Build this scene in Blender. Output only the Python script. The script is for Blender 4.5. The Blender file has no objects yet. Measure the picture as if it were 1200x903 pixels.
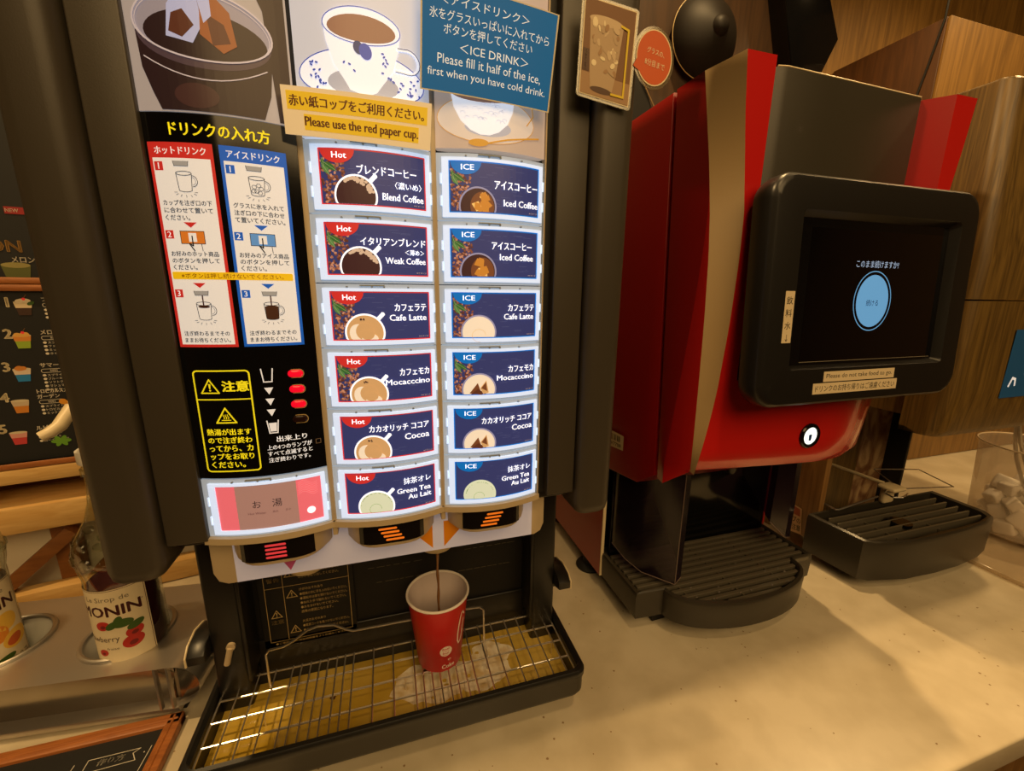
import bpy, bmesh, math, random
from mathutils import Vector, Matrix
random.seed(7)
PI = math.pi
scene = bpy.context.scene
col = scene.collection

# ------------------------------------------------------------------ camera, light, exposure
ROT = Matrix(((0.9578745, -0.2870034, 0.0102706), (-0.0536742, -0.2140412, -0.9753489), (0.2821267, 0.9337106, -0.2204293)))
CAM = Vector((0, 0, .55)); FPX = 490.0
cam_d = bpy.data.cameras.new('camera'); cam = bpy.data.objects.new('camera', cam_d); col.objects.link(cam)
cam_d.sensor_width = 36; cam_d.lens = 36 * FPX / 1200; cam_d.clip_start = .01; cam_d.clip_end = 50
R3 = Matrix((ROT[0], -ROT[1], -ROT[2])).transposed()
cam.matrix_world = Matrix.Translation(CAM) @ R3.to_4x4()
scene.camera = cam

scene.view_settings.view_transform = 'Standard'; scene.view_settings.look = 'None'
scene.view_settings.gamma = 1; scene.view_settings.use_curve_mapping = False
scene.view_settings.exposure = 0.15
WARM = (1.0, .65, .28)
world = bpy.data.worlds.new('world'); scene.world = world; world.use_nodes = True
bg = world.node_tree.nodes['Background']; bg.inputs[0].default_value = (1.0, .62, .28, 1); bg.inputs[1].default_value = .10

def area(name, loc, target, sx, sy, power, color=WARM):
    l = bpy.data.lights.new(name, 'AREA'); l.shape = 'RECTANGLE'; l.size = sx; l.size_y = sy; l.energy = power; l.color = color
    o = bpy.data.objects.new(name, l); o.location = loc; col.objects.link(o)
    o.rotation_euler = (Vector(target) - Vector(loc)).to_track_quat('-Z', 'Y').to_euler(); return o
def spot(name, loc, target, power, angle=100, radius=.04, blend=.5, color=WARM):
    l = bpy.data.lights.new(name, 'SPOT'); l.energy = power; l.color = color; l.spot_size = math.radians(angle); l.spot_blend = blend; l.shadow_soft_size = radius
    o = bpy.data.objects.new(name, l); o.location = loc; col.objects.link(o)
    o.rotation_euler = (Vector(target) - Vector(loc)).to_track_quat('-Z', 'Y').to_euler(); return o
# ceiling downlights along the wall, an added front fill and the general glow of the room behind the photographer
spot('downlight', (.81, .66, 2.15), (.80, .50, 0), 66, 100, .02)
spot('downlight', (-.80, .40, 2.15), (-.55, .65, 0), 74, 110, .05)
spot('downlight', (2.0, .45, 2.15), (1.6, .6, .1), 60, 90, .04)
spot('downlight', (.25, -.45, 2.15), (.35, .35, 0), 24, 110, .08)  # fill added to brighten the front of the counter, no fixture seen
area('room_light', (.3, -1.7, 1.9), (.2, .5, .4), 2.4, 1.4, 36)

# ------------------------------------------------------------------ helpers
def s2l(c):
    c = c / 255.0
    return c / 12.92 if c <= .04045 else ((c + .055) / 1.055) ** 2.4
def rgb(c): return (s2l(c[0]), s2l(c[1]), s2l(c[2]), 1)
MATS = {}
def mat(name, c=(128, 128, 128), rough=.5, metal=0, emit=0, ecol=None, coat=0, spec=.5):
    if name in MATS: return MATS[name]
    m = bpy.data.materials.new(name); m.use_nodes = True
    b = m.node_tree.nodes['Principled BSDF']
    b.inputs['Base Color'].default_value = rgb(c); b.inputs['Roughness'].default_value = rough; b.inputs['Metallic'].default_value = metal
    b.inputs['Coat Weight'].default_value = coat; b.inputs['Specular IOR Level'].default_value = spec
    if emit:
        b.inputs['Emission Color'].default_value = rgb(ecol or c); b.inputs['Emission Strength'].default_value = emit
    MATS[name] = m; return m
def noise_mix(m, c1, c2, scale=(1, 1, 1), nscale=8, lo=.4, hi=.6, detail=4, dist=0, coords='Object'):
    """mix two colours with a noise pattern in object space"""
    nt = m.node_tree; b = nt.nodes['Principled BSDF']
    tc = nt.nodes.new('ShaderNodeTexCoord'); mp = nt.nodes.new('ShaderNodeMapping'); n = nt.nodes.new('ShaderNodeTexNoise'); r = nt.nodes.new('ShaderNodeValToRGB')
    mp.inputs['Scale'].default_value = scale; n.inputs['Scale'].default_value = nscale; n.inputs['Detail'].default_value = detail; n.inputs['Distortion'].default_value = dist
    r.color_ramp.elements[0].position = lo; r.color_ramp.elements[1].position = hi
    r.color_ramp.elements[0].color = rgb(c1); r.color_ramp.elements[1].color = rgb(c2)
    nt.links.new(tc.outputs[coords], mp.inputs[0]); nt.links.new(mp.outputs[0], n.inputs['Vector']); nt.links.new(n.outputs[0], r.inputs[0])
    nt.links.new(r.outputs[0], b.inputs['Base Color']); return m
def bump(m, nscale=300, strength=.1, dist=.001):
    nt = m.node_tree; b = nt.nodes['Principled BSDF']
    tc = nt.nodes.new('ShaderNodeTexCoord'); n = nt.nodes.new('ShaderNodeTexNoise'); bp = nt.nodes.new('ShaderNodeBump')
    n.inputs['Scale'].default_value = nscale; bp.inputs['Strength'].default_value = strength; bp.inputs['Distance'].default_value = dist
    nt.links.new(tc.outputs['Object'], n.inputs['Vector']); nt.links.new(n.outputs[0], bp.inputs['Height']); nt.links.new(bp.outputs[0], b.inputs['Normal']); return m
def clear(name, tint=(255, 255, 255), gloss=.12, rough=.05, haze=0, hazecol=(230, 225, 220)):
    """thin clear sheet: transparent + gloss (+ a little milky diffuse)"""
    if name in MATS: return MATS[name]
    m = bpy.data.materials.new(name); m.use_nodes = True; nt = m.node_tree
    nt.nodes.remove(nt.nodes['Principled BSDF']); out = nt.nodes['Material Output']
    t = nt.nodes.new('ShaderNodeBsdfTransparent'); g = nt.nodes.new('ShaderNodeBsdfGlossy'); fr = nt.nodes.new('ShaderNodeLayerWeight')
    t.inputs[0].default_value = rgb(tint); g.inputs['Roughness'].default_value = rough; fr.inputs[0].default_value = .25
    mu = nt.nodes.new('ShaderNodeMath'); mu.operation = 'MULTIPLY_ADD'; mu.inputs[1].default_value = .55; mu.inputs[2].default_value = gloss * .4
    nt.links.new(fr.outputs['Facing'], mu.inputs[0])
    mx = nt.nodes.new('ShaderNodeMixShader'); nt.links.new(mu.outputs[0], mx.inputs[0]); nt.links.new(t.outputs[0], mx.inputs[1]); nt.links.new(g.outputs[0], mx.inputs[2])
    last = mx
    if haze:
        d = nt.nodes.new('ShaderNodeBsdfDiffuse'); d.inputs[0].default_value = rgb(hazecol); m2 = nt.nodes.new('ShaderNodeMixShader'); m2.inputs[0].default_value = haze
        nt.links.new(mx.outputs[0], m2.inputs[1]); nt.links.new(d.outputs[0], m2.inputs[2]); last = m2
    nt.links.new(last.outputs[0], out.inputs[0]); MATS[name] = m; return m
def P(px, py, y):
    """the point of the plane Y = y that the surveyed pixel (1200x903 frame) shows"""
    d = ROT.transposed() @ Vector(((px - 600) / FPX, (py - 451.5) / FPX, 1)); return CAM + d * (y / d.y)

def arc(cx, cy, r, a0, a1, n):
    return [(cx + r * math.cos(a0 + (a1 - a0) * i / n), cy + r * math.sin(a0 + (a1 - a0) * i / n)) for i in range(n + 1)]
def rrect(u0, v0, u1, v1, r, n=6):
    return arc(u1 - r, v1 - r, r, 0, PI / 2, n) + arc(u0 + r, v1 - r, r, PI / 2, PI, n) + arc(u0 + r, v0 + r, r, PI, 1.5 * PI, n) + arc(u1 - r, v0 + r, r, 1.5 * PI, 2 * PI, n)

class G:
    """collects shapes; build() links them as one mesh object"""
    def __init__(s): s.v = []; s.f = []; s.fm = []; s.mats = []
    def mi(s, m):
        if m not in s.mats: s.mats.append(m)
        return s.mats.index(m)
    def add(s, verts, faces, m, T=None):
        o = len(s.v); k = s.mi(m)
        s.v += [tuple(T @ Vector(p)) if T else tuple(p) for p in verts]
        for f in faces: s.f.append([o + i for i in f]); s.fm.append(k)
        return s
    def from_bm(s, bm, m, T=None):
        bm.verts.index_update()
        s.add([v.co[:] for v in bm.verts], [[v.index for v in f.verts] for f in bm.faces], m, T); bm.free(); return s
    def box(s, x0, x1, y0, y1, z0, z1, m, bev=0, seg=3, T=None):
        bm = bmesh.new(); bmesh.ops.create_cube(bm, size=1)
        for v in bm.verts: v.co = ((x0 + x1) / 2 + v.co.x * (x1 - x0), (y0 + y1) / 2 + v.co.y * (y1 - y0), (z0 + z1) / 2 + v.co.z * (z1 - z0))
        if bev: bmesh.ops.bevel(bm, geom=bm.edges[:], offset=bev, segments=seg, affect='EDGES', profile=.5)
        return s.from_bm(bm, m, T)
    def prism(s, pts, ax, a0, a1, m, bev=0, T=None, seg=2):
        """polygon pts in the plane across axis ax, swept from a0 to a1 (ax 'z': pts=(x,y); 'y': (x,z); 'x': (y,z))"""
        def mk(p, a): return {'z': (p[0], p[1], a), 'y': (p[0], a, p[1]), 'x': (a, p[0], p[1])}[ax]
        n = len(pts); vs = [mk(p, a0) for p in pts] + [mk(p, a1) for p in pts]
        fs = [list(range(n))[::-1], list(range(n, 2 * n))] + [[i, (i + 1) % n, n + (i + 1) % n, n + i] for i in range(n)]
        bm = bmesh.new(); bv = [bm.verts.new(v) for v in vs]
        for f in fs: bm.faces.new([bv[i] for i in f])
        bmesh.ops.recalc_face_normals(bm, faces=bm.faces[:])
        if bev:
            bm.edges.index_update()
            es = [e for e in bm.edges if abs({'z': e.verts[0].co.z - e.verts[1].co.z, 'y': e.verts[0].co.y - e.verts[1].co.y, 'x': e.verts[0].co.x - e.verts[1].co.x}[ax]) < 1e-7]
            bmesh.ops.bevel(bm, geom=es, offset=bev, segments=seg, affect='EDGES', profile=.5)
        return s.from_bm(bm, m, T)
    def tube(s, pts, r, m, n=8, closed=False, caps=True):
        pts = [Vector(p) for p in pts]; L = len(pts); vs = []; fs = []
        rr = r if isinstance(r, (list, tuple)) else [r] * L
        up = None
        for i, p in enumerate(pts):
            a = pts[i - 1] if (i > 0 or closed) else p; b = pts[(i + 1) % L] if (i < L - 1 or closed) else p
            t = (b - a).normalized()
            if up is None: up = Vector((0, 0, 1)) if abs(t.z) < .9 else Vector((1, 0, 0))
            x = t.cross(up).normalized(); up = x.cross(t).normalized()
            vs += [p + (x * math.cos(2 * PI * k / n) + up * math.sin(2 * PI * k / n)) * rr[i] for k in range(n)]
        for i in range(L if closed else L - 1):
            j = (i + 1) % L
            fs += [[i * n + k, i * n + (k + 1) % n, j * n + (k + 1) % n, j * n + k] for k in range(n)]
        if caps and not closed: fs += [list(range(n))[::-1], list(range((L - 1) * n, L * n))]
        return s.add(vs, fs, m)
    def lathe(s, prof, c, m, n=40, T=None, close=True):
        """profile [(r, z)] turned about the vertical through c"""
        vs = []; fs = []; L = len(prof)
        for r, z in prof: vs += [(c[0] + r * math.cos(2 * PI * k / n), c[1] + r * math.sin(2 * PI * k / n), c[2] + z) for k in range(n)]
        for i in range(L - 1): fs += [[i * n + k, i * n + (k + 1) % n, (i + 1) * n + (k + 1) % n, (i + 1) * n + k] for k in range(n)]
        if close:
            if prof[0][0] > 1e-5: fs.append(list(range(n))[::-1])
            if prof[-1][0] > 1e-5: fs.append(list(range((L - 1) * n, L * n)))
        return s.add(vs, fs, m, T)
    def loft(s, rings, m, closed=True, caps=True):
        n = len(rings[0]); vs = [p for r in rings for p in r]; fs = []
        for i in range(len(rings) - 1):
            for k in range(n if closed else n - 1): fs.append([i * n + k, i * n + (k + 1) % n, (i + 1) * n + (k + 1) % n, (i + 1) * n + k])
        if caps and closed: fs += [list(range(n))[::-1], list(range((len(rings) - 1) * n, len(rings) * n))]
        return s.add(vs, fs, m)
    def build(s, name, parent=None, kind=None, recalc=True, merge=True, angle=35):
        bm = bmesh.new(); bv = [bm.verts.new(v) for v in s.v]
        for f, k in zip(s.f, s.fm):
            try: fc = bm.faces.new([bv[i] for i in f]); fc.material_index = k; fc.smooth = True
            except ValueError: pass
        if merge: bmesh.ops.remove_doubles(bm, verts=bm.verts[:], dist=1e-6)
        if recalc: bmesh.ops.recalc_face_normals(bm, faces=bm.faces[:])
        me = bpy.data.meshes.new(name); bm.to_mesh(me); bm.free()
        for m in s.mats: me.materials.append(m)
        me.set_sharp_from_angle(angle=math.radians(angle))
        return link(name, me, parent, kind)
ORG = {}
def link(name, me, parent=None, kind=None):
    o = bpy.data.objects.new(name, me); col.objects.link(o)
    if parent:
        org = ORG[parent.name]; me.transform(Matrix.Translation(-org)); o.parent = parent; ORG[o.name] = org
    else:
        c = sum((v.co for v in me.vertices), Vector()) / max(1, len(me.vertices))
        zmin = min(v.co.z for v in me.vertices); c.z = zmin
        me.transform(Matrix.Translation(-c)); o.location = c; ORG[o.name] = c
    if kind: o['kind'] = kind
    return o
def tag(o, label, cat, group=None, kind=None):
    o['label'] = label; o['category'] = cat
    if group: o['group'] = group
    if kind: o['kind'] = kind
    return o
def thing(name, loc, label, cat, group=None):
    o = bpy.data.objects.new(name, None); o.location = loc; o.empty_display_size = .05; col.objects.link(o); ORG[o.name] = Vector(loc)
    return tag(o, label, cat, group)

TXT = {}
def text_mesh(body, bold):
    k = (body, bold)
    if k not in TXT:
        c = bpy.data.curves.new('t', 'FONT'); c.body = body; c.resolution_u = 2; c.offset = bold
        o = bpy.data.objects.new('t', c); me = bpy.data.meshes.new_from_object(o)
        vs = [v.co[:] for v in me.vertices]; fs = [list(p.vertices) for p in me.polygons]
        bpy.data.objects.remove(o); bpy.data.curves.remove(c); bpy.data.meshes.remove(me)
        xs = [v[0] for v in vs]; ys = [v[1] for v in vs]; TXT[k] = (vs, fs, min(xs), max(xs), min(ys), max(ys))
    return TXT[k]
class D2:
    """flat graphics (u, v, layer) printed onto a surface"""
    H = .00012
    def __init__(s): s.g = G()
    def poly(s, pts, L, m): s.g.add([(p[0], p[1], L * s.H) for p in pts], [list(range(len(pts)))], m); return s
    def rect(s, u0, v0, u1, v1, L, m): return s.poly([(u0, v0), (u1, v0), (u1, v1), (u0, v1)], L, m)
    def rr(s, u0, v0, u1, v1, r, L, m): return s.poly(rrect(u0, v0, u1, v1, r, 4), L, m)
    def ell(s, u, v, a, b, L, m, rot=0, n=28, vmin=-9, vmax=9, umin=-9, umax=9):
        ps = []
        for i in range(n):
            x, y = a * math.cos(2 * PI * i / n), b * math.sin(2 * PI * i / n)
            ps.append((min(max(u + x * math.cos(rot) - y * math.sin(rot), umin), umax), min(max(v + x * math.sin(rot) + y * math.cos(rot), vmin), vmax)))
        q = [p for i, p in enumerate(ps) if math.dist(p, ps[i - 1]) > 1e-7]
        return s.poly(q, L, m) if len(q) > 2 else s
    def line(s, pts, w, L, m, closed=False):
        pts = list(pts); n = len(pts)
        for i in range(n if closed else n - 1):
            a = Vector(pts[i]); b = Vector(pts[(i + 1) % n]); d = (b - a)
            if d.length < 1e-9: continue
            d.normalize(); q = Vector((-d.y, d.x)) * w / 2; e = d * w * .4
            s.poly([a - e - q, b + e - q, b + e + q, a - e + q], L + .02 * (i % 3), m)
        return s
    def text(s, body, u, v, h=None, w=None, L=3, m=None, al='C', bold=.01, rot=0, vert=False):
        """text centred on height v; h is the cap/kana height, w the width"""
        vs, fs, x0, x1, y0, y1 = text_mesh(body, 0)
        sx = sy = None
        if w: sx = w / (x1 - x0)
        if h: sy = h / (y1 - y0)
        sx = sx or sy; sy = sy or sx
        W = (x1 - x0) * sx; ou = {'C': u - W / 2, 'L': u, 'R': u - W}[al]
        q = []
        for p in vs:
            a = (p[0] - x0) * sx + ou; b = (p[1] - (y0 + y1) / 2) * sy
            if rot: a, b = u + (a - u) * math.cos(rot) - b * math.sin(rot), (a - u) * math.sin(rot) + b * math.cos(rot)
            q.append((a, v + b, L * s.H))
        if bold > .004:
            e = bold * .9 * abs(sy)
            for a, b in ((-e, 0), (e, 0), (0, e * .6), (0, -e * .6)): s.g.add([(p[0] + a, p[1] + b, p[2]) for p in q], fs, m)
        else: s.g.add(q, fs, m)
        return s
    def build(s, name, parent, surf, cut=.006, kind=None, cutv=None):
        bm = bmesh.new(); bv = [bm.verts.new(v) for v in s.g.v]
        for f, k in zip(s.g.f, s.g.fm):
            try: fc = bm.faces.new([bv[i] for i in f]); fc.material_index = k
            except ValueError: pass
        bmesh.ops.triangulate(bm, faces=bm.faces[:])
        for fc in bm.faces:
            fc.normal_update()
            if fc.normal.z < 0: fc.normal_flip()
        for step, ax in ((cut, 0), (cutv, 1)):
            if not step: continue
            us = [v.co[ax] for v in bm.verts]; a, b = min(us), max(us); n = int((b - a) / step)
            for i in range(1, n + 1):
                co = [0, 0, 0]; no = [0, 0, 0]; co[ax] = a + (b - a) * i / (n + 1); no[ax] = 1
                bmesh.ops.bisect_plane(bm, geom=bm.verts[:] + bm.edges[:] + bm.faces[:], plane_co=co, plane_no=no)
        for v in bm.verts: v.co = surf(v.co.x, v.co.y, v.co.z)
        me = bpy.data.meshes.new(name); bm.to_mesh(me); bm.free()
        for m in s.g.mats: me.materials.append(m)
        return link(name, me, parent, kind)
def flat(o, ux, uy):
    o = Vector(o); ux = Vector(ux).normalized(); uy = Vector(uy).normalized(); n = ux.cross(uy)
    return lambda u, v, h: o + ux * u + uy * v + n * h

# ------------------------------------------------------------------ materials
def wood(name, c1, c2, scale, rough=.45, nscale=6, lo=.35, hi=.65):
    m = mat(name, c1, rough); noise_mix(m, c1, c2, scale, nscale, lo, hi, 5, 1.2); return m
m_counter = mat('counter_stone', (206, 194, 168), .28); noise_mix(m_counter, (196, 183, 156), (214, 202, 177), (1, 1, 1), 14, .35, .65)
m_speck = mat('counter_speck', (150, 122, 85), .5)
m_wallwood = wood('wall_wood', (116, 84, 36), (150, 112, 52), (9, 9, .7), .5, 5)
m_pine = wood('pine', (205, 160, 92), (222, 182, 116), (1.2, 9, 14), .45)
m_pine_dark = wood('brown_wood', (120, 72, 34), (142, 90, 44), (1.5, 9, 12), .5)
m_frame = wood('frame_wood', (150, 88, 42), (176, 108, 54), (2, 20, 20), .45)
m_oak = wood('oak_laminate', (84, 64, 30), (120, 94, 46), (34, 34, 1.4), .42, 5)
m_oak2 = wood('oak_laminate_pale', (112, 80, 42), (140, 104, 58), (22, 22, 1.4), .45, 5)
m_dark = bump(mat('door_plastic', (66, 60, 50), .42), 900, .12, .0004)
m_black = mat('black_plastic', (26, 25, 24), .35)
m_blackg = mat('black_gloss', (14, 14, 15), .12)
m_blackm = mat('black_matt', (16, 15, 14), .6)
m_rubber = mat('rubber', (20, 20, 20), .7)
m_beige = mat('beige_plastic', (196, 176, 142), .4)
m_steel = mat('steel_wire', (238, 232, 224), .28, .95)
m_brushed = mat('brushed_steel', (200, 194, 186), .36, .88)
m_white = mat('white_paper', (238, 236, 232), .5)
m_whiteg = mat('white_plastic', (232, 228, 218), .3)
m_cream = mat('cream_plastic', (226, 208, 170), .4)
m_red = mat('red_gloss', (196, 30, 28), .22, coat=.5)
m_tan = mat('champagne_paint', (172, 146, 104), .45)
m_grill = mat('grille_black', (88, 82, 70), .25)
m_chalk = mat('chalkboard', (22, 22, 22), .6)
m_gold = mat('gold_print', (186, 160, 104), .5)
m_smoke = clear('smoked_plastic', (122, 96, 130), .08, .2, .3, (44, 32, 48))
m_clear = clear('clear_sheet', (250, 250, 250), .12, .06)
m_glass = clear('bottle_glass', (232, 236, 228), .16, .03)
m_acryl = clear('clear_acrylic', (238, 232, 226), .12, .08, .2, (240, 226, 205))
m_glow = mat('lit_white', (226, 238, 255), .4, emit=.66, ecol=(190, 218, 255))
m_glow2 = mat('lit_frame', (176, 184, 190), .35, emit=.26, ecol=(196, 216, 236))
def pr(name, c, e=.55): return mat('print_' + name, c, .35, emit=e, ecol=c)         # backlit print
def ink(name, c, rough=.5): return mat('ink_' + name, c, rough)

# ------------------------------------------------------------------ the room
g = G(); g.box(-1.9, 2.6, .215, 1.199, -.04, 0, m_counter, .004)
counter = g.build('counter'); tag(counter, 'long cream speckled stone worktop under all the drink machines', 'counter')
g = G()
for i in range(330):
    x, y = random.uniform(-.35, 1.2), random.uniform(.225, .8); r = random.uniform(.0006, .0016)
    g.add([(x + r * math.cos(a) * random.uniform(.6, 1.4), y + r * math.sin(a), .0003) for a in [k * PI / 3 for k in range(6)]], [list(range(6))], m_speck)
sp = g.build('speckle', counter, recalc=False); sp['kind'] = 'stuff'
g = G(); g.box(-1.9, 2.6, .24, 1.199, -.849, -.041, m_oak2); o = g.build('counter_base', counter)
g = G(); g.box(-3, 3.2, -3, 1.25, -.9, -.85, wood('floor_wood', (70, 48, 28), (92, 64, 38), (1, 8, 1))); g.build('floor', kind='structure')
g = G(); g.box(-3, 3.2, 1.2, 1.25, -.85, 2.5, m_wallwood); g.build('wall_back', kind='structure')
g = G(); g.box(-3, 3.2, -3.05, -3, -.85, 2.5, mat('room_wall', (120, 92, 60), .8)); g.build('wall_front', kind='structure')
g = G(); g.box(3.2, 3.25, -3, 1.25, -.85, 2.5, MATS['room_wall']); g.build('wall_right', kind='structure')
g = G(); g.box(-3.05, -3, -3, 1.25, -.85, 2.5, MATS['room_wall']); g.build('wall_left', kind='structure')
g = G(); g.box(-3.05, 3.25, -3.05, 1.25, 2.5, 2.55, mat('ceiling_paint', (60, 50, 40), .8)); g.build('ceiling', kind='structure')
# tall cabinet against the wall behind the wood-look dispenser
g = G(); g.box(1.452, 2.55, .90, 1.198, .001, 1.262, wood('cabinet_shade_wood', (74, 46, 22), (92, 58, 28), (9, 9, .7), .5), .002); cab = g.build('wood_cabinet'); tag(cab, 'plain wood cabinet against the wall behind the wood-grain dispenser', 'cabinet')  # side wood darkened to paint in shade on the cabinet's flank
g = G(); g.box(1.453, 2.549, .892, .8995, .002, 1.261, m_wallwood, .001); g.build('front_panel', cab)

# ------------------------------------------------------------------ coffee machine
CMX = 0.0; B = .010; YS = .398
cm = thing('coffee_machine', (0, .6, 0), 'tall dark brown self-service coffee machine with glowing rows of drink buttons', 'coffee machine')
COLS = [(-.161, -.0585), (-.0555, .0455), (.0485, .1485)]
Z0, PITCH = .3335, .05535
def column(i):
    x0, x1 = COLS[i]; xc = (x0 + x1) / 2; w = x1 - x0
    def surf(u, v, h, d=0):
        t = 2 * u / w; k = 1 - t * t; n = Vector((8 * B * u / w / w, -1, 0)).normalized()
        return Vector((xc + u, YS - B * k, v)) + n * h
    return surf, xc, w
def curved_slab(g, i, u0, u1, v0, v1, h0, h1, m, n=10):
    """a plate following the bulge of column i from height h0 to h1 above it"""
    surf, xc, w = column(i); rings = []
    for k in range(n + 1):
        u = u0 + (u1 - u0) * k / n
        rings.append([surf(u, v0, h0), surf(u, v0, h1), surf(u, v1, h1), surf(u, v1, h0)])
    g.loft(rings, m)
# body
g = G(); g.box(-.214, .214, .522, .88, .03, .315, m_blackm, .004)
g.box(-.222, .222, .445, .9, .315, .95, m_dark, .006); g.build('cabinet_body', cm)
for sx in (-1, 1):
    g = G(); g.box(*sorted((sx * .180, sx * .2145)), .488, .5215, .03, .315, m_black, .004); g.box(*sorted((sx * .1755, sx * .1795)), .482, .52, .09, .27, m_black, .001); g.build('side_post', cm)
g = G(); g.box(-.179, .179, .5185, .5216, .066, .112, m_black, .002); g.box(-.04, .17, .517, .5216, .236, .240, m_black, .001); g.build('back_ledge', cm)
m_line = ink('emboss', (96, 88, 70))
d = D2()
for (x0, x1, z) in ((-.03, .05, .224), (.075, .15, .218), (.06, .155, .208), (-.035, .03, .208), (.09, .16, .193), (-.04, .02, .188), (-.03, .06, .165), (.08, .15, .16)):
    u = x0
    while u < x1:
        L = random.uniform(.004, .012); d.rect(u, z, u + L, z + .0007, 1, m_line); u += L + random.uniform(.001, .005)
d.build('wall_marking', cm, flat((0, .5213, 0), (1, 0, 0), (0, 0, 1)), None)
# door: flat face round the panel, rounded outer pillars
g = G()
for sx in (-1, 1):
    g.box(*sorted((sx * .160, sx * .191)), .392, .445, .331, .95, m_dark, .0015)
g.box(-.193, .193, .412, .45, .318, .34, m_black, .002)
g.box(-.161, .161, .404, .445, .33, .95, m_blackm)
g.build('door_frame', cm)
for sx in (-1, 1):
    g = G(); x0, x1 = sorted((sx * .1925, sx * .234))
    prof = rrect(x0, .381, x1, .442, .013, 6)
    rings = []
    for k, z in ((.55, .3035), (.8, .3055), (.94, .310), (1, .318), (1, .95)):
        cx, cy = (x0 + x1) / 2, .4115; rings.append([(cx + (p[0] - cx) * k, cy + (p[1] - cy) * k, z) for p in prof])
    g.loft(rings, m_dark); g.build('door_pillar', cm)
# mullions and ledges
g = G()
for x in (-.057, .047): g.box(x - .0022, x + .0022, YS - .002, YS + .012, .318, .672 if x < 0 else .9, m_beige, .0006)
g.box(-.1625, -.1605, YS - .003, YS + .01, .334, .95, mat('bright_edge', (190, 186, 178), .25, .6), .0004)
g.box(.149, .1505, YS - .003, YS + .01, .334, .95, m_beige, .0004)
g.build('mullion', cm)
for i in range(3):
    g = G(); x0, x1 = COLS[i]; w = x1 - x0
    curved_slab(g, i, -w / 2 - .0012, w / 2 + .0012, .3275, .3335, -.012, .0045, m_beige); g.build('panel_ledge', cm)

NAVY = pr('navy', (54, 60, 112), .5); PRED = pr('red', (196, 48, 44), .6); PBLUE = pr('blue', (14, 108, 190), .6); PW = pr('white', (240, 244, 252), .85)
PB = [pr('bean%d' % k, c, .55) for k, c in enumerate(((128, 76, 54), (160, 104, 78), (92, 52, 40), (190, 136, 108)))]
PLEAF = pr('leaf', (58, 110, 52), .42); PLEAF2 = pr('leaf_pale', (92, 140, 78), .42)
PCOF = pr('coffee', (66, 38, 40), .42); PFOAM = pr('foam', (206, 182, 160), .5); PTAN = pr('latte', (206, 164, 112), .5); PCREAM = pr('cream', (232, 218, 196), .6)
PAMB = pr('amber', (196, 132, 52), .5); PAMB2 = pr('amber_pale', (232, 190, 112), .55); PICE = pr('ice_brown', (120, 72, 44), .45); PGREEN = pr('matcha', (206, 216, 190), .6); PGREEN2 = pr('matcha_line', (150, 166, 120), .5)
PGREY = pr('greyblue', (84, 92, 140), .42)
CARDU0, CARDU1, CARDV0, CARDV1 = -.0388, .0440, .0062, .0484
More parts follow.
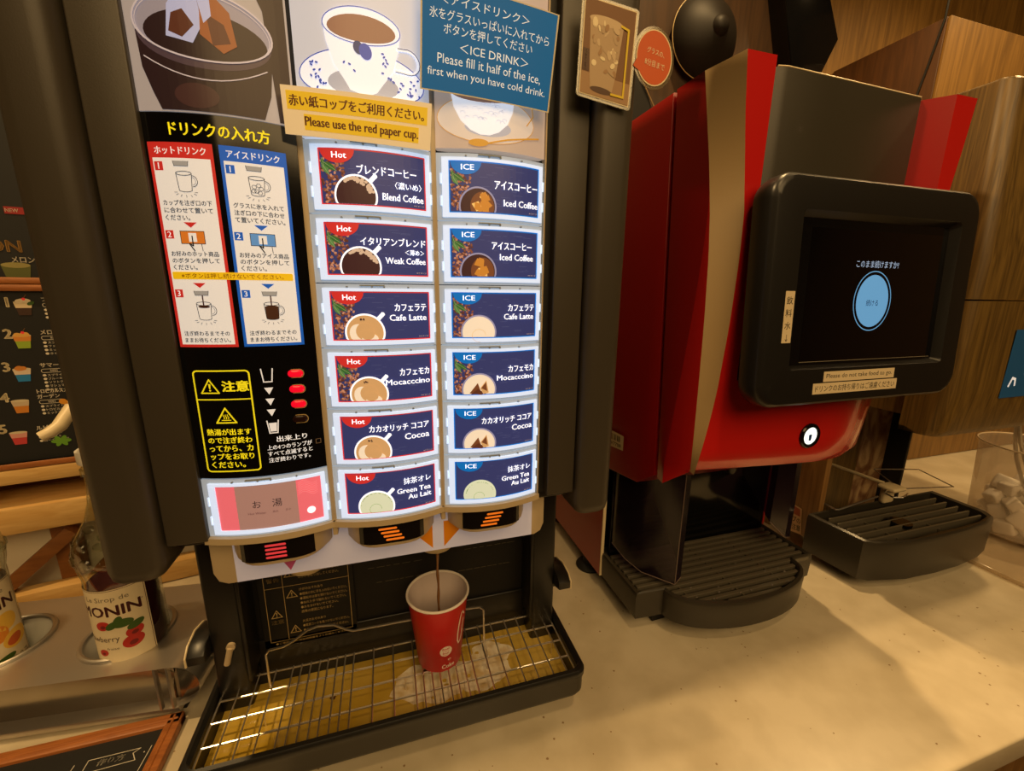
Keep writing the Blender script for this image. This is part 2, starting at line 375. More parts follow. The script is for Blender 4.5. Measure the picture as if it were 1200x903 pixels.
def card(D, hot, drink, lines, beans):
    u0, u1, v0, v1 = CARDU0, CARDU1, CARDV0, CARDV1; W, H = u1 - u0, v1 - v0
    D.rect(u0, v0, u1, v1, 1, PRED if hot else PBLUE); e = .0011; D.rect(u0 + e, v0 + e, u1 - e, v1 - e, 2, NAVY)
    for k in range(26):
        a, b = random.uniform(u0 + .02, u1 - .012), random.uniform(v0 + .004, v1 - .004)
        D.rect(a, b, a + random.uniform(.002, .009), b + .0003, 2.6, PGREY)
    if beans:
        for k in range(150):
            v = random.uniform(v0 + .002, v1 - .006); t = (v - v0) / H
            mx = .017 if t > .35 else .012 + .012 * t
            if t > .75: mx = .012
            u = u0 + .002 + random.random() * mx; a = random.uniform(0, PI)
            D.ell(u, v, .0013, .0009, 3 + (k % 9) * .1, random.choice(PB), a, 7)
        for (a, b, rot, L, mm) in ((.0085, .0285, -.6, .0058, PLEAF), (.0050, .0265, -1.0, .0052, PLEAF2), (.0035, .031, -1.3, .004, PLEAF)):
            cu, cv = u0 + a, v0 + b; pts = [(-L, 0), (-L * .5, L * .3), (L * .2, L * .36), (L, 0), (L * .2, -L * .36), (-L * .5, -L * .3)]
            D.poly([(cu + x * math.cos(rot) - y * math.sin(rot), cv + x * math.sin(rot) + y * math.cos(rot)) for x, y in pts], 5, mm)
            D.line([(cu - L * math.cos(rot), cv - L * math.sin(rot)), (cu + L * math.cos(rot), cv + L * math.sin(rot))], .0003, 5.5, PGREEN2)
    # badge
    D.ell(u0 + W * .175, v1 - e, W * .155, H * .235, 6, PRED if hot else PBLUE, 0, 36, vmax=v1 - e, umin=u0 + e)
    D.text('Hot' if hot else 'ICE', u0 + W * .19, v1 - H * .12, H * .105, W * .13, 7, PW, bold=.014)
    # cup from above, cut by the lower edge
    r = W * .2 if hot else W * .198; cu, cv = u0 + W * (.325 if hot else .295), v0 + H * (.165 if hot else .13)
    if hot:
        D.line([(cu + r * .66, cv + r * .7), (cu + r * .90, cv + r * .95)], .0034, 6, PW); D.ell(cu + r * .91, cv + r * .96, .0017, .0017, 6.3, PW, 0, 12)
        D.ell(cu, cv, r, r, 7, PW, 0, 40, vmin=v0 + e)
    else: D.ell(cu, cv, r, r, 7, pr('glassrim', (150, 150, 190), .45) if drink != 'matcha' else PGREEN, 0, 40, vmin=v0 + e)
    q = r * .91; vm = v0 + e
    if drink == 'black':
        D.ell(cu, cv, q, q, 8, PCOF, 0, 40, vmin=vm)
        for k in range(46):
            a = random.uniform(.25, 2.2); rr_ = q * random.uniform(.72 if abs(a - .9) < .7 else .86, .93); D.ell(cu + rr_ * math.cos(a), cv + rr_ * math.sin(a), .0014, .0012, 9 + (k % 5) * .1, PFOAM, 0, 8)
    elif drink in ('latte', 'cocoa'):
        D.ell(cu, cv, q, q, 8, PTAN, 0, 40, vmin=vm)
        D.ell(cu - q * .30, cv - q * .1, q * .52, q * .62, 9, PCREAM, .5, 30, vmin=vm); D.ell(cu - q * .02, cv + q * .08, q * .48, q * .5, 10, PTAN, 0, 30, vmin=vm)
        D.ell(cu + q * .25, cv - q * .35, q * .45, q * .3, 11, PCREAM, 0, 24, vmin=vm); D.ell(cu + q * .12, cv - q * .1, q * .38, q * .3, 12, PTAN, 0, 24, vmin=vm)
        for k in range(9): D.ell(cu - q * .25 + .0035 * random.random(), cv + q * .72 + .0015 * random.random(), .0006, .0005, 13, PCOF, 0, 8)
    elif drink == 'iced':
        D.ell(cu, cv, q, q, 8, PCOF, 0, 40, vmin=vm); D.ell(cu + q * .25, cv, q * .7, q * .82, 9, PICE, 0, 30, vmin=vm)
        for k in range(12):
            a, b = cu + q * random.uniform(-.1, .75), cv + q * random.uniform(-.5, .65); s_ = q * random.uniform(.16, .34); t0 = random.random() * 6
            D.poly([(a + s_ * math.cos(t0 + j * 1.4), max(vm, b + s_ * math.sin(t0 + j * 1.4))) for j in range(4)], 10 + k * .1, random.choice((PAMB, PAMB2, PAMB)))
    elif drink == 'icelatte':
        D.ell(cu, cv, q, q, 8, PCREAM, 0, 40, vmin=vm); D.line([(cu + q * .42 * math.cos(a), cv - q * .2 + q * .4 * math.sin(a)) for a in [k * .35 for k in range(15)]], .0003, 9, PTAN)
    elif drink == 'icemocha':
        D.ell(cu, cv, q, q, 8, PCREAM, 0, 40, vmin=vm)
        D.poly([(cu - q * .62, vm + .001), (cu - q * .1, cv + q * .45), (cu + q * .18, cv - q * .35)], 9, PICE); D.poly([(cu - q * .55, vm), (cu - q * .1, cv + q * .05), (cu + q * .45, vm)], 9.5, pr('choc', (96, 54, 36), .45))
        D.poly([(cu + q * .05, cv + q * .1), (cu + q * .45, cv + q * .62), (cu + q * .6, cv - q * .2), (cu + q * .25, cv - q * .3)], 9.7, PTAN); D.poly([(cu + q * .12, cv + q * .1), (cu + q * .42, cv + q * .5), (cu + q * .5, cv - q * .1)], 10, PICE)
    elif drink == 'matcha':
        D.ell(cu, cv, q, q, 8, PGREEN, 0, 40, vmin=vm)
        D.line([(cu + q * (.28 + .018 * k) * math.cos(k * .4), max(vm, cv - q * .15 + q * (.28 + .018 * k) * math.sin(k * .4))) for k in range(14)], .0004, 9, PGREEN2)
        for k in range(30):
            a = random.uniform(.2, 3); D.ell(cu + q * .93 * math.cos(a), cv + q * .93 * math.sin(a), .0005, .0004, 9, PGREEN2, 0, 6)
    for body, a, b, vc, h in lines:
        D.text(body, u0 + W * (a + b) / 2, v0 + H * vc, H * h, W * (b - a), 14, PW, bold=.007 if any(ord(ch) > 0x4e00 for ch in body) and 'ー' not in body else .02)
    D.text('※イメージ', u0 + W * .92, v0 + H * .07, H * .035, W * .1, 14, PFOAM, bold=.0)
HOT = [('black', [('ブレンドコーヒー', .345, .90, .645, .165), ('〈濃いめ〉', .69, .95, .41, .13), ('Blend Coffee', .57, .965, .19, .13)], 1),
       ('black', [('イタリアンブレンド', .335, .97, .66, .155), ('＜薄め＞', .76, .955, .47, .11), ('Weak Coffee', .565, .965, .30, .12)], 1),
       ('latte', [('カフェラテ', .63, .955, .68, .15), ('Cafe Latte', .575, .955, .47, .125)], 1),
       ('latte', [('カフェモカ', .65, .965, .62, .15), ('Mocacccino', .5, .97, .41, .12)], 1),
       ('cocoa', [('カカオリッチ ココア', .30, .94, .70, .155), ('Cocoa', .67, .94, .47, .14)], 0),
       ('matcha', [('抹茶オレ', .63, .94, .71, .155), ('Green Tea', .555, .935, .48, .12), ('Au Lait', .675, .94, .315, .12)], 0)]
ICE = [('iced', [('アイスコーヒー', .47, .965, .57, .165), ('Iced Coffee', .57, .975, .23, .13)], 1),
       ('iced', [('アイスコーヒー', .44, .91, .67, .155), ('Iced Coffee', .53, .93, .44, .13)], 1),
       ('icelatte', [('カフェラテ', .63, .955, .67, .15), ('Cafe Latte', .58, .95, .475, .125)], 1),
       ('icemocha', [('カフェモカ', .64, .965, .59, .15), ('Mocacccino', .5, .965, .39, .12)], 1),
       ('icemocha', [('カカオリッチ ココア', .32, .955, .69, .155), ('Cocoa', .69, .96, .47, .14)], 0),
       ('matcha', [('抹茶オレ', .64, .95, .71, .155), ('Green Tea', .565, .94, .49, .12), ('Au Lait', .69, .94, .33, .12)], 0)]
def button(i, row, label):
    x0, x1 = COLS[i]; w = x1 - x0; surf, xc, _ = column(i); v0 = Z0 + row * PITCH + .0004; v1 = v0 + PITCH - .0008; hw = w / 2 - .0006
    g = G(); curved_slab(g, i, -hw, hw, v0, v1, -.01, .0005, m_glow2)
    b = g.build('drink_button', cm); b['label'] = label
    u0, u1 = CARDU0 - .0055, CARDU1 + .0036; c0, c1 = v0 + .0024, v1 - .0036
    g = G()
    curved_slab(g, i, u0, u1, c0, v0 + CARDV0, .0003, .0021, m_glow); curved_slab(g, i, u0, u1, v0 + CARDV1, c1, .0003, .0021, m_glow)
    curved_slab(g, i, u0, CARDU0, v0 + CARDV0, v0 + CARDV1, .0003, .0021, m_glow, 2); curved_slab(g, i, CARDU1, u1, v0 + CARDV0, v0 + CARDV1, .0003, .0021, m_glow, 2)
    g.build('light_frame', b)
    g = G(); mt = mat('frame_tab', (150, 156, 160), .4)
    for vv in (.012, .030):
        curved_slab(g, i, u0 - .0016, u0 - .0004, v0 + vv, v0 + vv + .008, .0003, .0024, m_glow, 1); curved_slab(g, i, u1 + .0004, u1 + .0014, v0 + vv, v0 + vv + .008, .0003, .0024, m_glow, 1)
    for uu in (-.025, -.005, .005, .025):
        curved_slab(g, i, uu, uu + .0013, c1 + .0006, c1 + .0017, .0003, .0024, mt, 1)
    curved_slab(g, i, -.014, .006, v1 - .0017, v1 - .0008, .0003, .0026, mt, 4); g.build('clip_tab', b)  # clip tabs and small bars around the lit frame
    return b, (lambda u, v, h: surf(u, v0 + v, h + .0011))
names = ['blended coffee', 'weak Italian blend', 'cafe latte', 'mocaccino', 'cocoa', 'green tea latte']; ices = ['strong iced coffee', 'iced coffee', 'iced cafe latte', 'iced mocaccino', 'iced cocoa', 'iced green tea latte']
for i, defs, nm, hot in ((1, HOT, names, True), (2, ICE, ices, False)):
    for k in range(6):
        b, sf = button(i, 5 - k, 'glowing %s button' % nm[k]); d = D2(); card(d, hot, *[defs[k][0], defs[k][1], defs[k][2]]); d.build('print_card', b, sf, .006)
b, sf = button(0, 0, 'glowing pink hot water button'); d = D2()
PPINK = pr('pink', (220, 104, 114), .62); PBRN = pr('mocha', (160, 122, 112), .55); PINK2 = pr('pink_line', (228, 140, 146), .6); PDK = pr('darktext', (58, 44, 46), .2)
d.rect(CARDU0, CARDV0, CARDU1, CARDV1, 1, PPINK); d.rect(-.0235, CARDV0, .0245, CARDV1, 2, PBRN)
for k in range(7): d.line([(.026 + .0024 * k * 0 + .015 * t / 12, .034 + k * .0018 + .002 * math.sin(t * .5)) for t in range(13)], .0003, 3, PINK2)
d.text('お', -.0075, .030, .0066, None, 4, PDK, bold=0); d.text('湯', .0085, .030, .0076, None, 4, PDK, bold=0)
d.text('Hot Water', -.008, .0215, .0022, None, 4, pr('brown_text', (112, 72, 68), .3), bold=0); d.text('热水', .0065, .0215, .0022, None, 4, MATS['print_brown_text'], bold=0); d.text('온수', .0165, .0215, .0022, None, 4, MATS['print_brown_text'], bold=0)
d.ell(.0345, .0165, .0034, .0034, 4, PW); d.build('print_card', b, sf, .006)

# instruction panel and posters on the left column
surf0, xc0, w0 = column(0); hw = w0 / 2
zi0, zi1 = Z0 + PITCH + .001, .672
g = G(); curved_slab(g, 0, -hw + .0002, hw - .0002, zi0, zi1, -.01, .001, m_blackg); ip = g.build('instruction_panel', cm)
d = D2(); YEL = ink('yellow', (246, 232, 30)); IR = ink('red', (200, 44, 38)); IB = ink('blue', (8, 92, 196)); IW = ink('white', (236, 236, 236)); IK = ink('black', (24, 22, 22)); IG = ink('grey', (160, 160, 160)); IO = ink('orange', (214, 122, 40)); IS = ink('sky', (92, 150, 216)); IAM = ink('amber', (240, 196, 20)); IBR = ink('cocoa', (84, 48, 38))
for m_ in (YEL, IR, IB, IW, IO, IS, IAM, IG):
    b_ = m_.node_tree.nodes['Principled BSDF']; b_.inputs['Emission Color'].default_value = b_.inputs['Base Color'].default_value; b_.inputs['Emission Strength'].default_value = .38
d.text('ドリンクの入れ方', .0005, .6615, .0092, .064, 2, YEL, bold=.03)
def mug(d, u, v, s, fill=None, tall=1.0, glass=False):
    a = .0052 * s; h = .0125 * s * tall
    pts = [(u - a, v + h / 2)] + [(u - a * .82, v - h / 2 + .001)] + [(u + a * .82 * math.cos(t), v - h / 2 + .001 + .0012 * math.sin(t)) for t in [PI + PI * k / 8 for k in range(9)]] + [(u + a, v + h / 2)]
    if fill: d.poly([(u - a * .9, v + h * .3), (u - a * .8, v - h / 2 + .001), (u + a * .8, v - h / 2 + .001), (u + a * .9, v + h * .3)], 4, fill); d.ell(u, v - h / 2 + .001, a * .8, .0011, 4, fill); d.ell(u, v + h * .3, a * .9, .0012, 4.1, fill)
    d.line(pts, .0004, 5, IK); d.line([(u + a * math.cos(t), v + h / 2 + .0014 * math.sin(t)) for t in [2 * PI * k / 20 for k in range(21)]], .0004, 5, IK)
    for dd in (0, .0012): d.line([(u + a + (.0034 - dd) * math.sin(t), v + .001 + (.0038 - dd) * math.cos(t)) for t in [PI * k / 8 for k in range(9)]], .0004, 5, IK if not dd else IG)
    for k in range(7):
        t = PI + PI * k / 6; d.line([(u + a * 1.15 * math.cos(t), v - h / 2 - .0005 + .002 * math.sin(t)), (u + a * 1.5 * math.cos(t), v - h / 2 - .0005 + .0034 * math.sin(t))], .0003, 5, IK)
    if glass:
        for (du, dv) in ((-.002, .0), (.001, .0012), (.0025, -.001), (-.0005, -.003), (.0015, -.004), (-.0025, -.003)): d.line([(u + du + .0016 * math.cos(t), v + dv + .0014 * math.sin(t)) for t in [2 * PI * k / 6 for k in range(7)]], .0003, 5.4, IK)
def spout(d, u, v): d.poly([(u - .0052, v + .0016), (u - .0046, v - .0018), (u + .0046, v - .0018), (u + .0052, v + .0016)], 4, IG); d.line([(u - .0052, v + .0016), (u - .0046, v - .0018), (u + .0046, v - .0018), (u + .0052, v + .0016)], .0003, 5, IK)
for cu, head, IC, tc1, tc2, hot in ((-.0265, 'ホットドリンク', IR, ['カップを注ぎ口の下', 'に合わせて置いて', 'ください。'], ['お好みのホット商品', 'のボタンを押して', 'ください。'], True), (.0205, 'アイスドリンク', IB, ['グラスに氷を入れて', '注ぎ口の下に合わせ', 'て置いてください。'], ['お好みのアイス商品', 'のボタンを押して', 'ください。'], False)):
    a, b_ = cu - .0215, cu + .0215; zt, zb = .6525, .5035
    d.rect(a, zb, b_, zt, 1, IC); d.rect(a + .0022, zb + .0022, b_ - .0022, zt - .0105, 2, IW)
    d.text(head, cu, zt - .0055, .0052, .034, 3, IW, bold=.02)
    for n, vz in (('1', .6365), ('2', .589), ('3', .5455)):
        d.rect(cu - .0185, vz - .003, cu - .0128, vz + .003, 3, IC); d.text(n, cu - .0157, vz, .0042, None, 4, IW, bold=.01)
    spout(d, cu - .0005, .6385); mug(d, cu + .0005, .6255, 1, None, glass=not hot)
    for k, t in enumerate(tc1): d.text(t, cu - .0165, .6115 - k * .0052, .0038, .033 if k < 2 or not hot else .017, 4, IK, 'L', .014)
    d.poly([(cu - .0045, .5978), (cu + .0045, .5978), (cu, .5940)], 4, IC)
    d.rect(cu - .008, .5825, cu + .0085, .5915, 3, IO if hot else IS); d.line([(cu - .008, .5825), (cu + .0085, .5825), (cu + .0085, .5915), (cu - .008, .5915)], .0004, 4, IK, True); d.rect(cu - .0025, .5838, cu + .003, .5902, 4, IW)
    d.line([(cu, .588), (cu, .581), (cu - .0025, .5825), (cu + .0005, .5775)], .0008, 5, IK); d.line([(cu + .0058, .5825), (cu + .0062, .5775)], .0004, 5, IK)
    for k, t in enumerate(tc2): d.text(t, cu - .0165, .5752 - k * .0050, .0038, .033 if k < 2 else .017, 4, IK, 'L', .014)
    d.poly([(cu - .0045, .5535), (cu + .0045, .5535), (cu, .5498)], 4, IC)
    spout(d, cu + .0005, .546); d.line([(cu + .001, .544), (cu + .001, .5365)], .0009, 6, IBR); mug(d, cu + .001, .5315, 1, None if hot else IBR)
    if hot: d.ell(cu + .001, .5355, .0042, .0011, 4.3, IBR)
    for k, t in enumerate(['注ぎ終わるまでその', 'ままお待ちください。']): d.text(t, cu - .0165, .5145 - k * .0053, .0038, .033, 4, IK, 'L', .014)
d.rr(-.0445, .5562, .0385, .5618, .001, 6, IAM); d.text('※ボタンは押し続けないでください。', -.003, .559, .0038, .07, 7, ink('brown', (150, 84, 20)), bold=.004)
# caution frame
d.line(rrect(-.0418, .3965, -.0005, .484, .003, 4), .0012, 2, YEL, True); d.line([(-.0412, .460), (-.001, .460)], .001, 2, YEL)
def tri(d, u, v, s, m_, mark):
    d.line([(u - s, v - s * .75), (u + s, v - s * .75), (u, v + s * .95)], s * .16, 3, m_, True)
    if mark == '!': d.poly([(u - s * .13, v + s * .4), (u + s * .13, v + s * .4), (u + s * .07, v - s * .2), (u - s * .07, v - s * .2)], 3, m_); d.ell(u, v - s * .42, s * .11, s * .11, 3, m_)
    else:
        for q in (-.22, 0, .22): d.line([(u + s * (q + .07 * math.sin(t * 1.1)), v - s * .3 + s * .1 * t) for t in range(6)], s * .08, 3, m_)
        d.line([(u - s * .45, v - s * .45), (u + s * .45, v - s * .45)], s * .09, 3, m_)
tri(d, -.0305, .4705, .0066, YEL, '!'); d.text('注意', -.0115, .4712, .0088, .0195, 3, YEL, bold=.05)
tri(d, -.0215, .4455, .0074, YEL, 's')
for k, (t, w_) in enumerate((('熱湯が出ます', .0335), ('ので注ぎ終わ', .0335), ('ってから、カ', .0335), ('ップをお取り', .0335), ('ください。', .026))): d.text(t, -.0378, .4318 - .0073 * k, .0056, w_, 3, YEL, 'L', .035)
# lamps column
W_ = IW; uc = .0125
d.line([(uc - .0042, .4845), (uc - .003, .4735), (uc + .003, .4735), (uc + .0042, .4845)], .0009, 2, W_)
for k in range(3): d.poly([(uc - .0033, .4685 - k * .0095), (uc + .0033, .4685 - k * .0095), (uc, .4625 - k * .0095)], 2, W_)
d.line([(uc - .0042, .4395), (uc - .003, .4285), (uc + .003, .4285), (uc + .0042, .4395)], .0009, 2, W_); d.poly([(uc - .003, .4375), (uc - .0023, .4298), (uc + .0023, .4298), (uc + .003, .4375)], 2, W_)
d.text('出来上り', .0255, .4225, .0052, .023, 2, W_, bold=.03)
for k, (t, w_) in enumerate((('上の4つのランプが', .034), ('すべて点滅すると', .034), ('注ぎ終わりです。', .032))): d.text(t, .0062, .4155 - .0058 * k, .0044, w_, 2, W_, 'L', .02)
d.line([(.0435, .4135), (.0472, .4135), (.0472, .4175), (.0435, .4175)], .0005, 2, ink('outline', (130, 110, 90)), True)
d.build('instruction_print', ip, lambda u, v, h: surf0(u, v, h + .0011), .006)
m_led = mat('red_led', (214, 16, 34), .2, emit=.75, ecol=(230, 10, 40), coat=.5); m_ledoff = mat('lamp_off', (40, 22, 18), .2)
for k, z in enumerate((.479, .4655, .452, .4385)):
    g = G(); c = surf0(.033, z, .001); T = Matrix.Translation(c)
    prof = [(u, v) for u, v in rrect(-.0062, -.0032, .0062, .0032, .0031, 6)]
    rings = [[(p[0] * q, -h, p[1] * q) for p in prof] for q, h in ((1, 0), (1, .0006), (.85, .0016), (.4, .0022))]
    gg = G(); gg.loft(rings, m_led if k < 3 else m_ledoff); g.add(gg.v, gg.f, gg.mats[0], T)
    g.tube([Vector(c) + Vector((p[0] * 1.08, -.0004, p[1] * 1.12)) for p in prof], .0004, m_gold, 5, True); l_ = g.build('indicator_lamp', cm); l_['label'] = 'lit red indicator lamp' if k < 3 else 'unlit indicator lamp'

# posters
def slab_part(i, z0, z1, name, m, dx0=0, dx1=0):
    x0, x1 = COLS[i]; w = x1 - x0; g = G(); curved_slab(g, i, -w / 2 + .0003 + dx0, w / 2 - .0003 - dx1, z0, z1, -.01, .001, m); return g.build(name, cm)
p0 = slab_part(0, .6725, .86, 'iced_coffee_poster', pr('poster_grey', (176, 170, 172), .3)); d = D2()
QB = pr('p_dark', (50, 34, 36), .22); QB2 = pr('p_brown', (94, 52, 38), .25); QB3 = pr('p_mauve', (84, 68, 78), .25); QG = pr('p_rim', (196, 186, 190), .4); QI = pr('p_ice', (170, 176, 214), .45); QA = pr('p_amber', (150, 86, 44), .35)
d.poly([(.0405, .6735), (.0495, .6735), (.0495, .80), (.012, .80), (.036, .745)], 1, QB)
d.poly([(-.0436, .722), (-.0425, .700), (-.0375, .684), (-.0335, .6735), (.031, .6735), (.0365, .690), (.0395, .715), (.040, .724)], 2, QB); d.ell(-.002, .7225, .0415, .0215, 2.6, QB3, -.03, 40, vmax=.7225)
d.ell(-.0018, .7275, .042, .0215, 3, pr('p_glasswall', (150, 144, 156), .38), -.03, 40); d.ell(-.0005, .7215, .0375, .0150, 4, QB, -.03, 40); d.line([(-.040 + .0058 * t, .7065 - .0038 * t + .00029 * t * t) for t in range(14)], .0007, 5, QG)
d.poly([(-.024, .719), (-.021, .738), (-.013, .7485), (-.003, .747), (-.001, .728), (-.008, .716)], 6, QI); d.poly([(-.003, .722), (-.001, .744), (.006, .748), (.016, .738), (.0185, .718), (.010, .712)], 6.3, QA); d.poly([(-.022, .722), (-.014, .719), (-.006, .727), (-.012, .736), (-.019, .733)], 6.6, QB2); d.poly([(-.003, .747), (.0, .729), (.005, .734), (.005, .7495)], 6.9, QI); d.poly([(.002, .735), (.012, .730), (.015, .719), (.004, .716)], 6.8, QB2)
d.line([(-.0018 + .042 * math.cos(t), .7275 + .0215 * math.sin(t) - .0012 * math.cos(t)) for t in [2 * PI * k / 48 for k in range(48)]], .0011, 8, QG, True); d.line([(-.0018 + .0405 * math.cos(t), .7262 + .0205 * math.sin(t) - .0012 * math.cos(t)) for t in [2 * PI * k / 48 for k in range(48)]], .0005, 8.3, QG, True)
d.ell(-.010, .6835, .014, .008, 3, pr('p_glint', (72, 46, 44), .25))
d.build('poster_print', p0, lambda u, v, h: surf0(u, v, h + .0011), .006)
surf1, xc1, w1 = column(1); surf2, xc2, w2 = column(2)
p1 = slab_part(1, Z0 + 6 * PITCH + .001, .86, 'white_coffee_poster', pr('poster_white', (206, 210, 224), .42)); d = D2()
QW = pr('q_white', (232, 236, 246), .6); QBL = pr('q_blue', (70, 86, 176), .45); QC = pr('q_coffee', (150, 112, 92), .4); QSH = pr('q_grey', (178, 182, 200), .4); QLB = pr('q_line', (60, 70, 120), .35)
d.ell(-.001, .7105, .046, .0185, 2, QW); d.line([(-.001 + .046 * math.cos(t), .7105 + .0185 * math.sin(t)) for t in [2 * PI * k / 40 for k in range(40)]], .0007, 3, QBL, True); d.ell(-.001, .7055, .026, .010, 3.2, QSH)
d.poly([(-.0277, .7442), (-.0262, .732), (-.0215, .717), (-.0145, .7065), (-.011, .7005), (-.004, .6985), (.004, .6985), (.0085, .7005), (.013, .7065), (.0212, .717), (.0258, .732), (.0275, .7442)], 4, QW); d.ell(-.0001, .7442, .0277, .0122, 5, QW); d.ell(-.0003, .7425, .0245, .0090, 6, QC); d.line([(-.0001 + .0277 * math.cos(t), .7442 + .0122 * math.sin(t)) for t in [2 * PI * k / 40 for k in range(40)]], .0006, 7, QBL, True)
d.line([(.0255, .7335)] + [(.0330 + .0085 * math.cos(t), .7265 + .0080 * math.sin(t)) for t in [1.9 - k * .32 for k in range(12)]] + [(.0235, .7185)], .0017, 7, QW); d.line([(.0255, .7345)] + [(.0330 + .0093 * math.cos(t), .7265 + .0088 * math.sin(t)) for t in [1.9 - k * .32 for k in range(12)]] + [(.0232, .7178)], .0006, 7.4, QLB)
d.ell(.0015, .7275, .0045, .0056, 8, QBL, .3); d.ell(-.0035, .7295, .0036, .0046, 7.8, QLB, .3)
for k in range(44):
    a, b_ = random.choice(((-.038, .714), (-.034, .707), (.028, .708), (.038, .713), (.017, .724), (.016, .714), (-.016, .717), (.034, .706))); d.ell(a + random.gauss(0, .0025), b_ + random.gauss(0, .003), .0012, .0007, 8.2, QBL, random.random() * 3, 8)
d.build('poster_print', p1, lambda u, v, h: surf1(u, v, h + .0011), .006)
p2 = slab_part(2, Z0 + 6 * PITCH + .003, .86, 'gold_spoon_poster', pr('poster_beige', (196, 176, 160), .35)); d = D2(); QGO = pr('q_gold', (204, 150, 50), .4)
d.ell(-.005, .692, .042, .0185, 2, pr('q_plate', (214, 200, 186), .45)); d.line([(-.005 + .042 * math.cos(t), .692 + .0185 * math.sin(t)) for t in [2 * PI * k / 40 for k in range(40)]], .0005, 3, QGO, True)
d.ell(-.005, .686, .020, .007, 3.4, QSH); d.poly([(-.036, .712), (-.0335, .700), (-.028, .690), (-.020, .683), (-.012, .680), (-.004, .680), (.004, .683), (.012, .690), (.0165, .700), (.018, .712)], 4, QW); d.ell(-.009, .712, .027, .0075, 5, QC)
for k in range(26): a, b_ = random.uniform(-.027, .010), random.uniform(.690, .704); d.line([(a + .002 * math.cos(t), b_ + .0016 * math.sin(t)) for t in [j * .7 for j in range(6)]], .0003, 6, QSH)
d.line([(-.006, .6735), (.012, .678), (.042, .6835)], .0013, 8, QGO); d.ell(-.0135, .6735, .0085, .0030, 8, QGO, .02)
d.line([(.023, .719), (.034, .712), (.036, .70), (.03, .692)], .0009, 7, QGO)
d.build('poster_print', p2, lambda u, v, h: surf2(u, v, h + .0011), .006)

# dispensing head: white strip, sensor windows, nozzles
g = G()
prof = rrect(-.172, .268, .168, .345, .02, 6); prof = [(x, z) for x, z in prof]
g.prism([(-.172, .335), (-.172, .282), (-.168, .272), (-.160, .268), (.156, .268), (.164, .272), (.168, .282), (.168, .335)], 'y', .418, .47, m_beige, .003); hd = g.build('dispensing_head', cm)
d = D2(); d.rect(-.152, .2695, .152, .331, 1, mat('strip_white', (214, 214, 236), .5, emit=.1))  # faint emission stands in for the button glow falling on the sticker
PK = ink('pink', (206, 92, 160)); IOR = ink('orange_arrow', (240, 150, 20))
d.poly([(-.1195, .301), (-.0885, .301), (-.1045, .2735)], 2, PK); d.poly([(.008, .3035), (.0372, .3035), (.0372, .2725)], 2, IOR); d.poly([(.0494, .3035), (.0785, .3035), (.0494, .2725)], 2, IOR)
d.build('strip_print', hd, flat((0, .4179, 0), (1, 0, 0), (0, 0, 1)), None)
m_bar = [mat('red_bar', (214, 60, 66), .4, emit=.5), mat('orange_bar', (232, 118, 30), .4, emit=.5)]
for i in range(3):
    xc = (-.1065, -.0045, .0975)[i]; w = .045
    g = G()
    def plan(k, yb=.43, n=14, bul=.0285, w=w): return [(xc - w * k, yb)] + [(xc - w * k + 2 * w * k * t / n, .4165 - bul * (1 - (2 * t / n - 1) ** 4) * k) for t in range(n + 1)] + [(xc + w * k, yb)]
    rings = [[(x, y, z) for x, y in plan(k)] for k, z in ((.80, .2995), (.90, .3005), (.96, .304), (.98, .3265))]
    g.loft(rings, m_beige); sh = g.build('sensor_hood', cm)
    d = D2(); d.rect(-.031, .3055, .031, .3255, 1, m_blackg)
    ns = 4
    for k in range(ns):
        sh_ = (0, .0022, -.0022)[i]; a = -.0095 + sh_ * (k - 1.5); a2 = .008 + sh_ * (k - 1.5); z = .3215 - k * .0040
        d.rr(a, z - .0011, a2, z + .0011, .0009, 2, m_bar[0] if i == 0 else m_bar[1])
    def wsurf(u, v, h):
        t = (u + w) / (2 * w); y = .4165 - .0285 * .985 * (1 - (2 * t - 1) ** 4); return Vector((xc + u, y - h - .0006, v))
    d.build('sensor_window', sh, wsurf, .004)
    if i != 2:
        xn = -.100 if i == 0 else .0465
        g = G(); g.lathe([(.012, -.02), (.02, -.016), (.0255, -.006), (.0265, .012), (.0265, .03)], (xn, .472, .257), m_cream, 36); g.lathe([(.004, 0), (.004, -.008)], (xn, .472, .238), m_cream, 16); g.build('nozzle', cm)
# warning plate on the rear wall
g = G(); g.box(-.170, -.058, .5185, .5216, .098, .226, m_blackm, .001); wpl = g.build('warning_plate', cm)
d = D2(); d.line([(-.160, .118), (-.062, .118), (-.062, .229), (-.160, .229)], .0006, 1, m_gold, True); d.line([(-.160, .196), (-.062, .196)], .0006, 1, m_gold); d.line([(-.139, .118), (-.139, .229)], .0006, 1, m_gold)
for u, v, t in ((-.1495, .214, '警告'), (-.1495, .154, '注意')): tri(d, u, v + .004, .006, m_gold, '!'); d.text(t, u, v - .007, .0062, .014, 2, m_gold, bold=.02)
for u, v in ((-.130, .214), (-.130, .184), (-.130, .132)): tri(d, u, v, .006, m_gold, '!')
for v, body in ((.221, '●熱湯に手を触れないでください。'), (.214, '●やけどのおそれがあります。'), (.207, 'カップを取り出してください。'), (.189, 'けがのおそれあり'), (.182, '●機械の中に手を入れないでください。'), (.1755, '●運転中は扉を開けないでください。'), (.169, '●ぬれた手で触れないでください。'), (.1625, '●水をかけないでください。'), (.156, '故障の原因になります。'), (.142, '火災のおそれあり'), (.135, '●電源コードを傷つけないでください。'), (.128, '●必ずアースを接続してください。')):
    d.text(body, -.121, v, .0042, min(.056, len(body) * .0034), 2, m_gold, 'L', .0)
d.text('◆ご使用の前に取扱説明書をよくお読みください', -.155, .1145, .003, .085, 2, m_gold, 'L', 0)
d.build('warning_print', wpl, flat((-.002, .5182, -.011), (1, 0, 0), (0, 0, 1)), None)
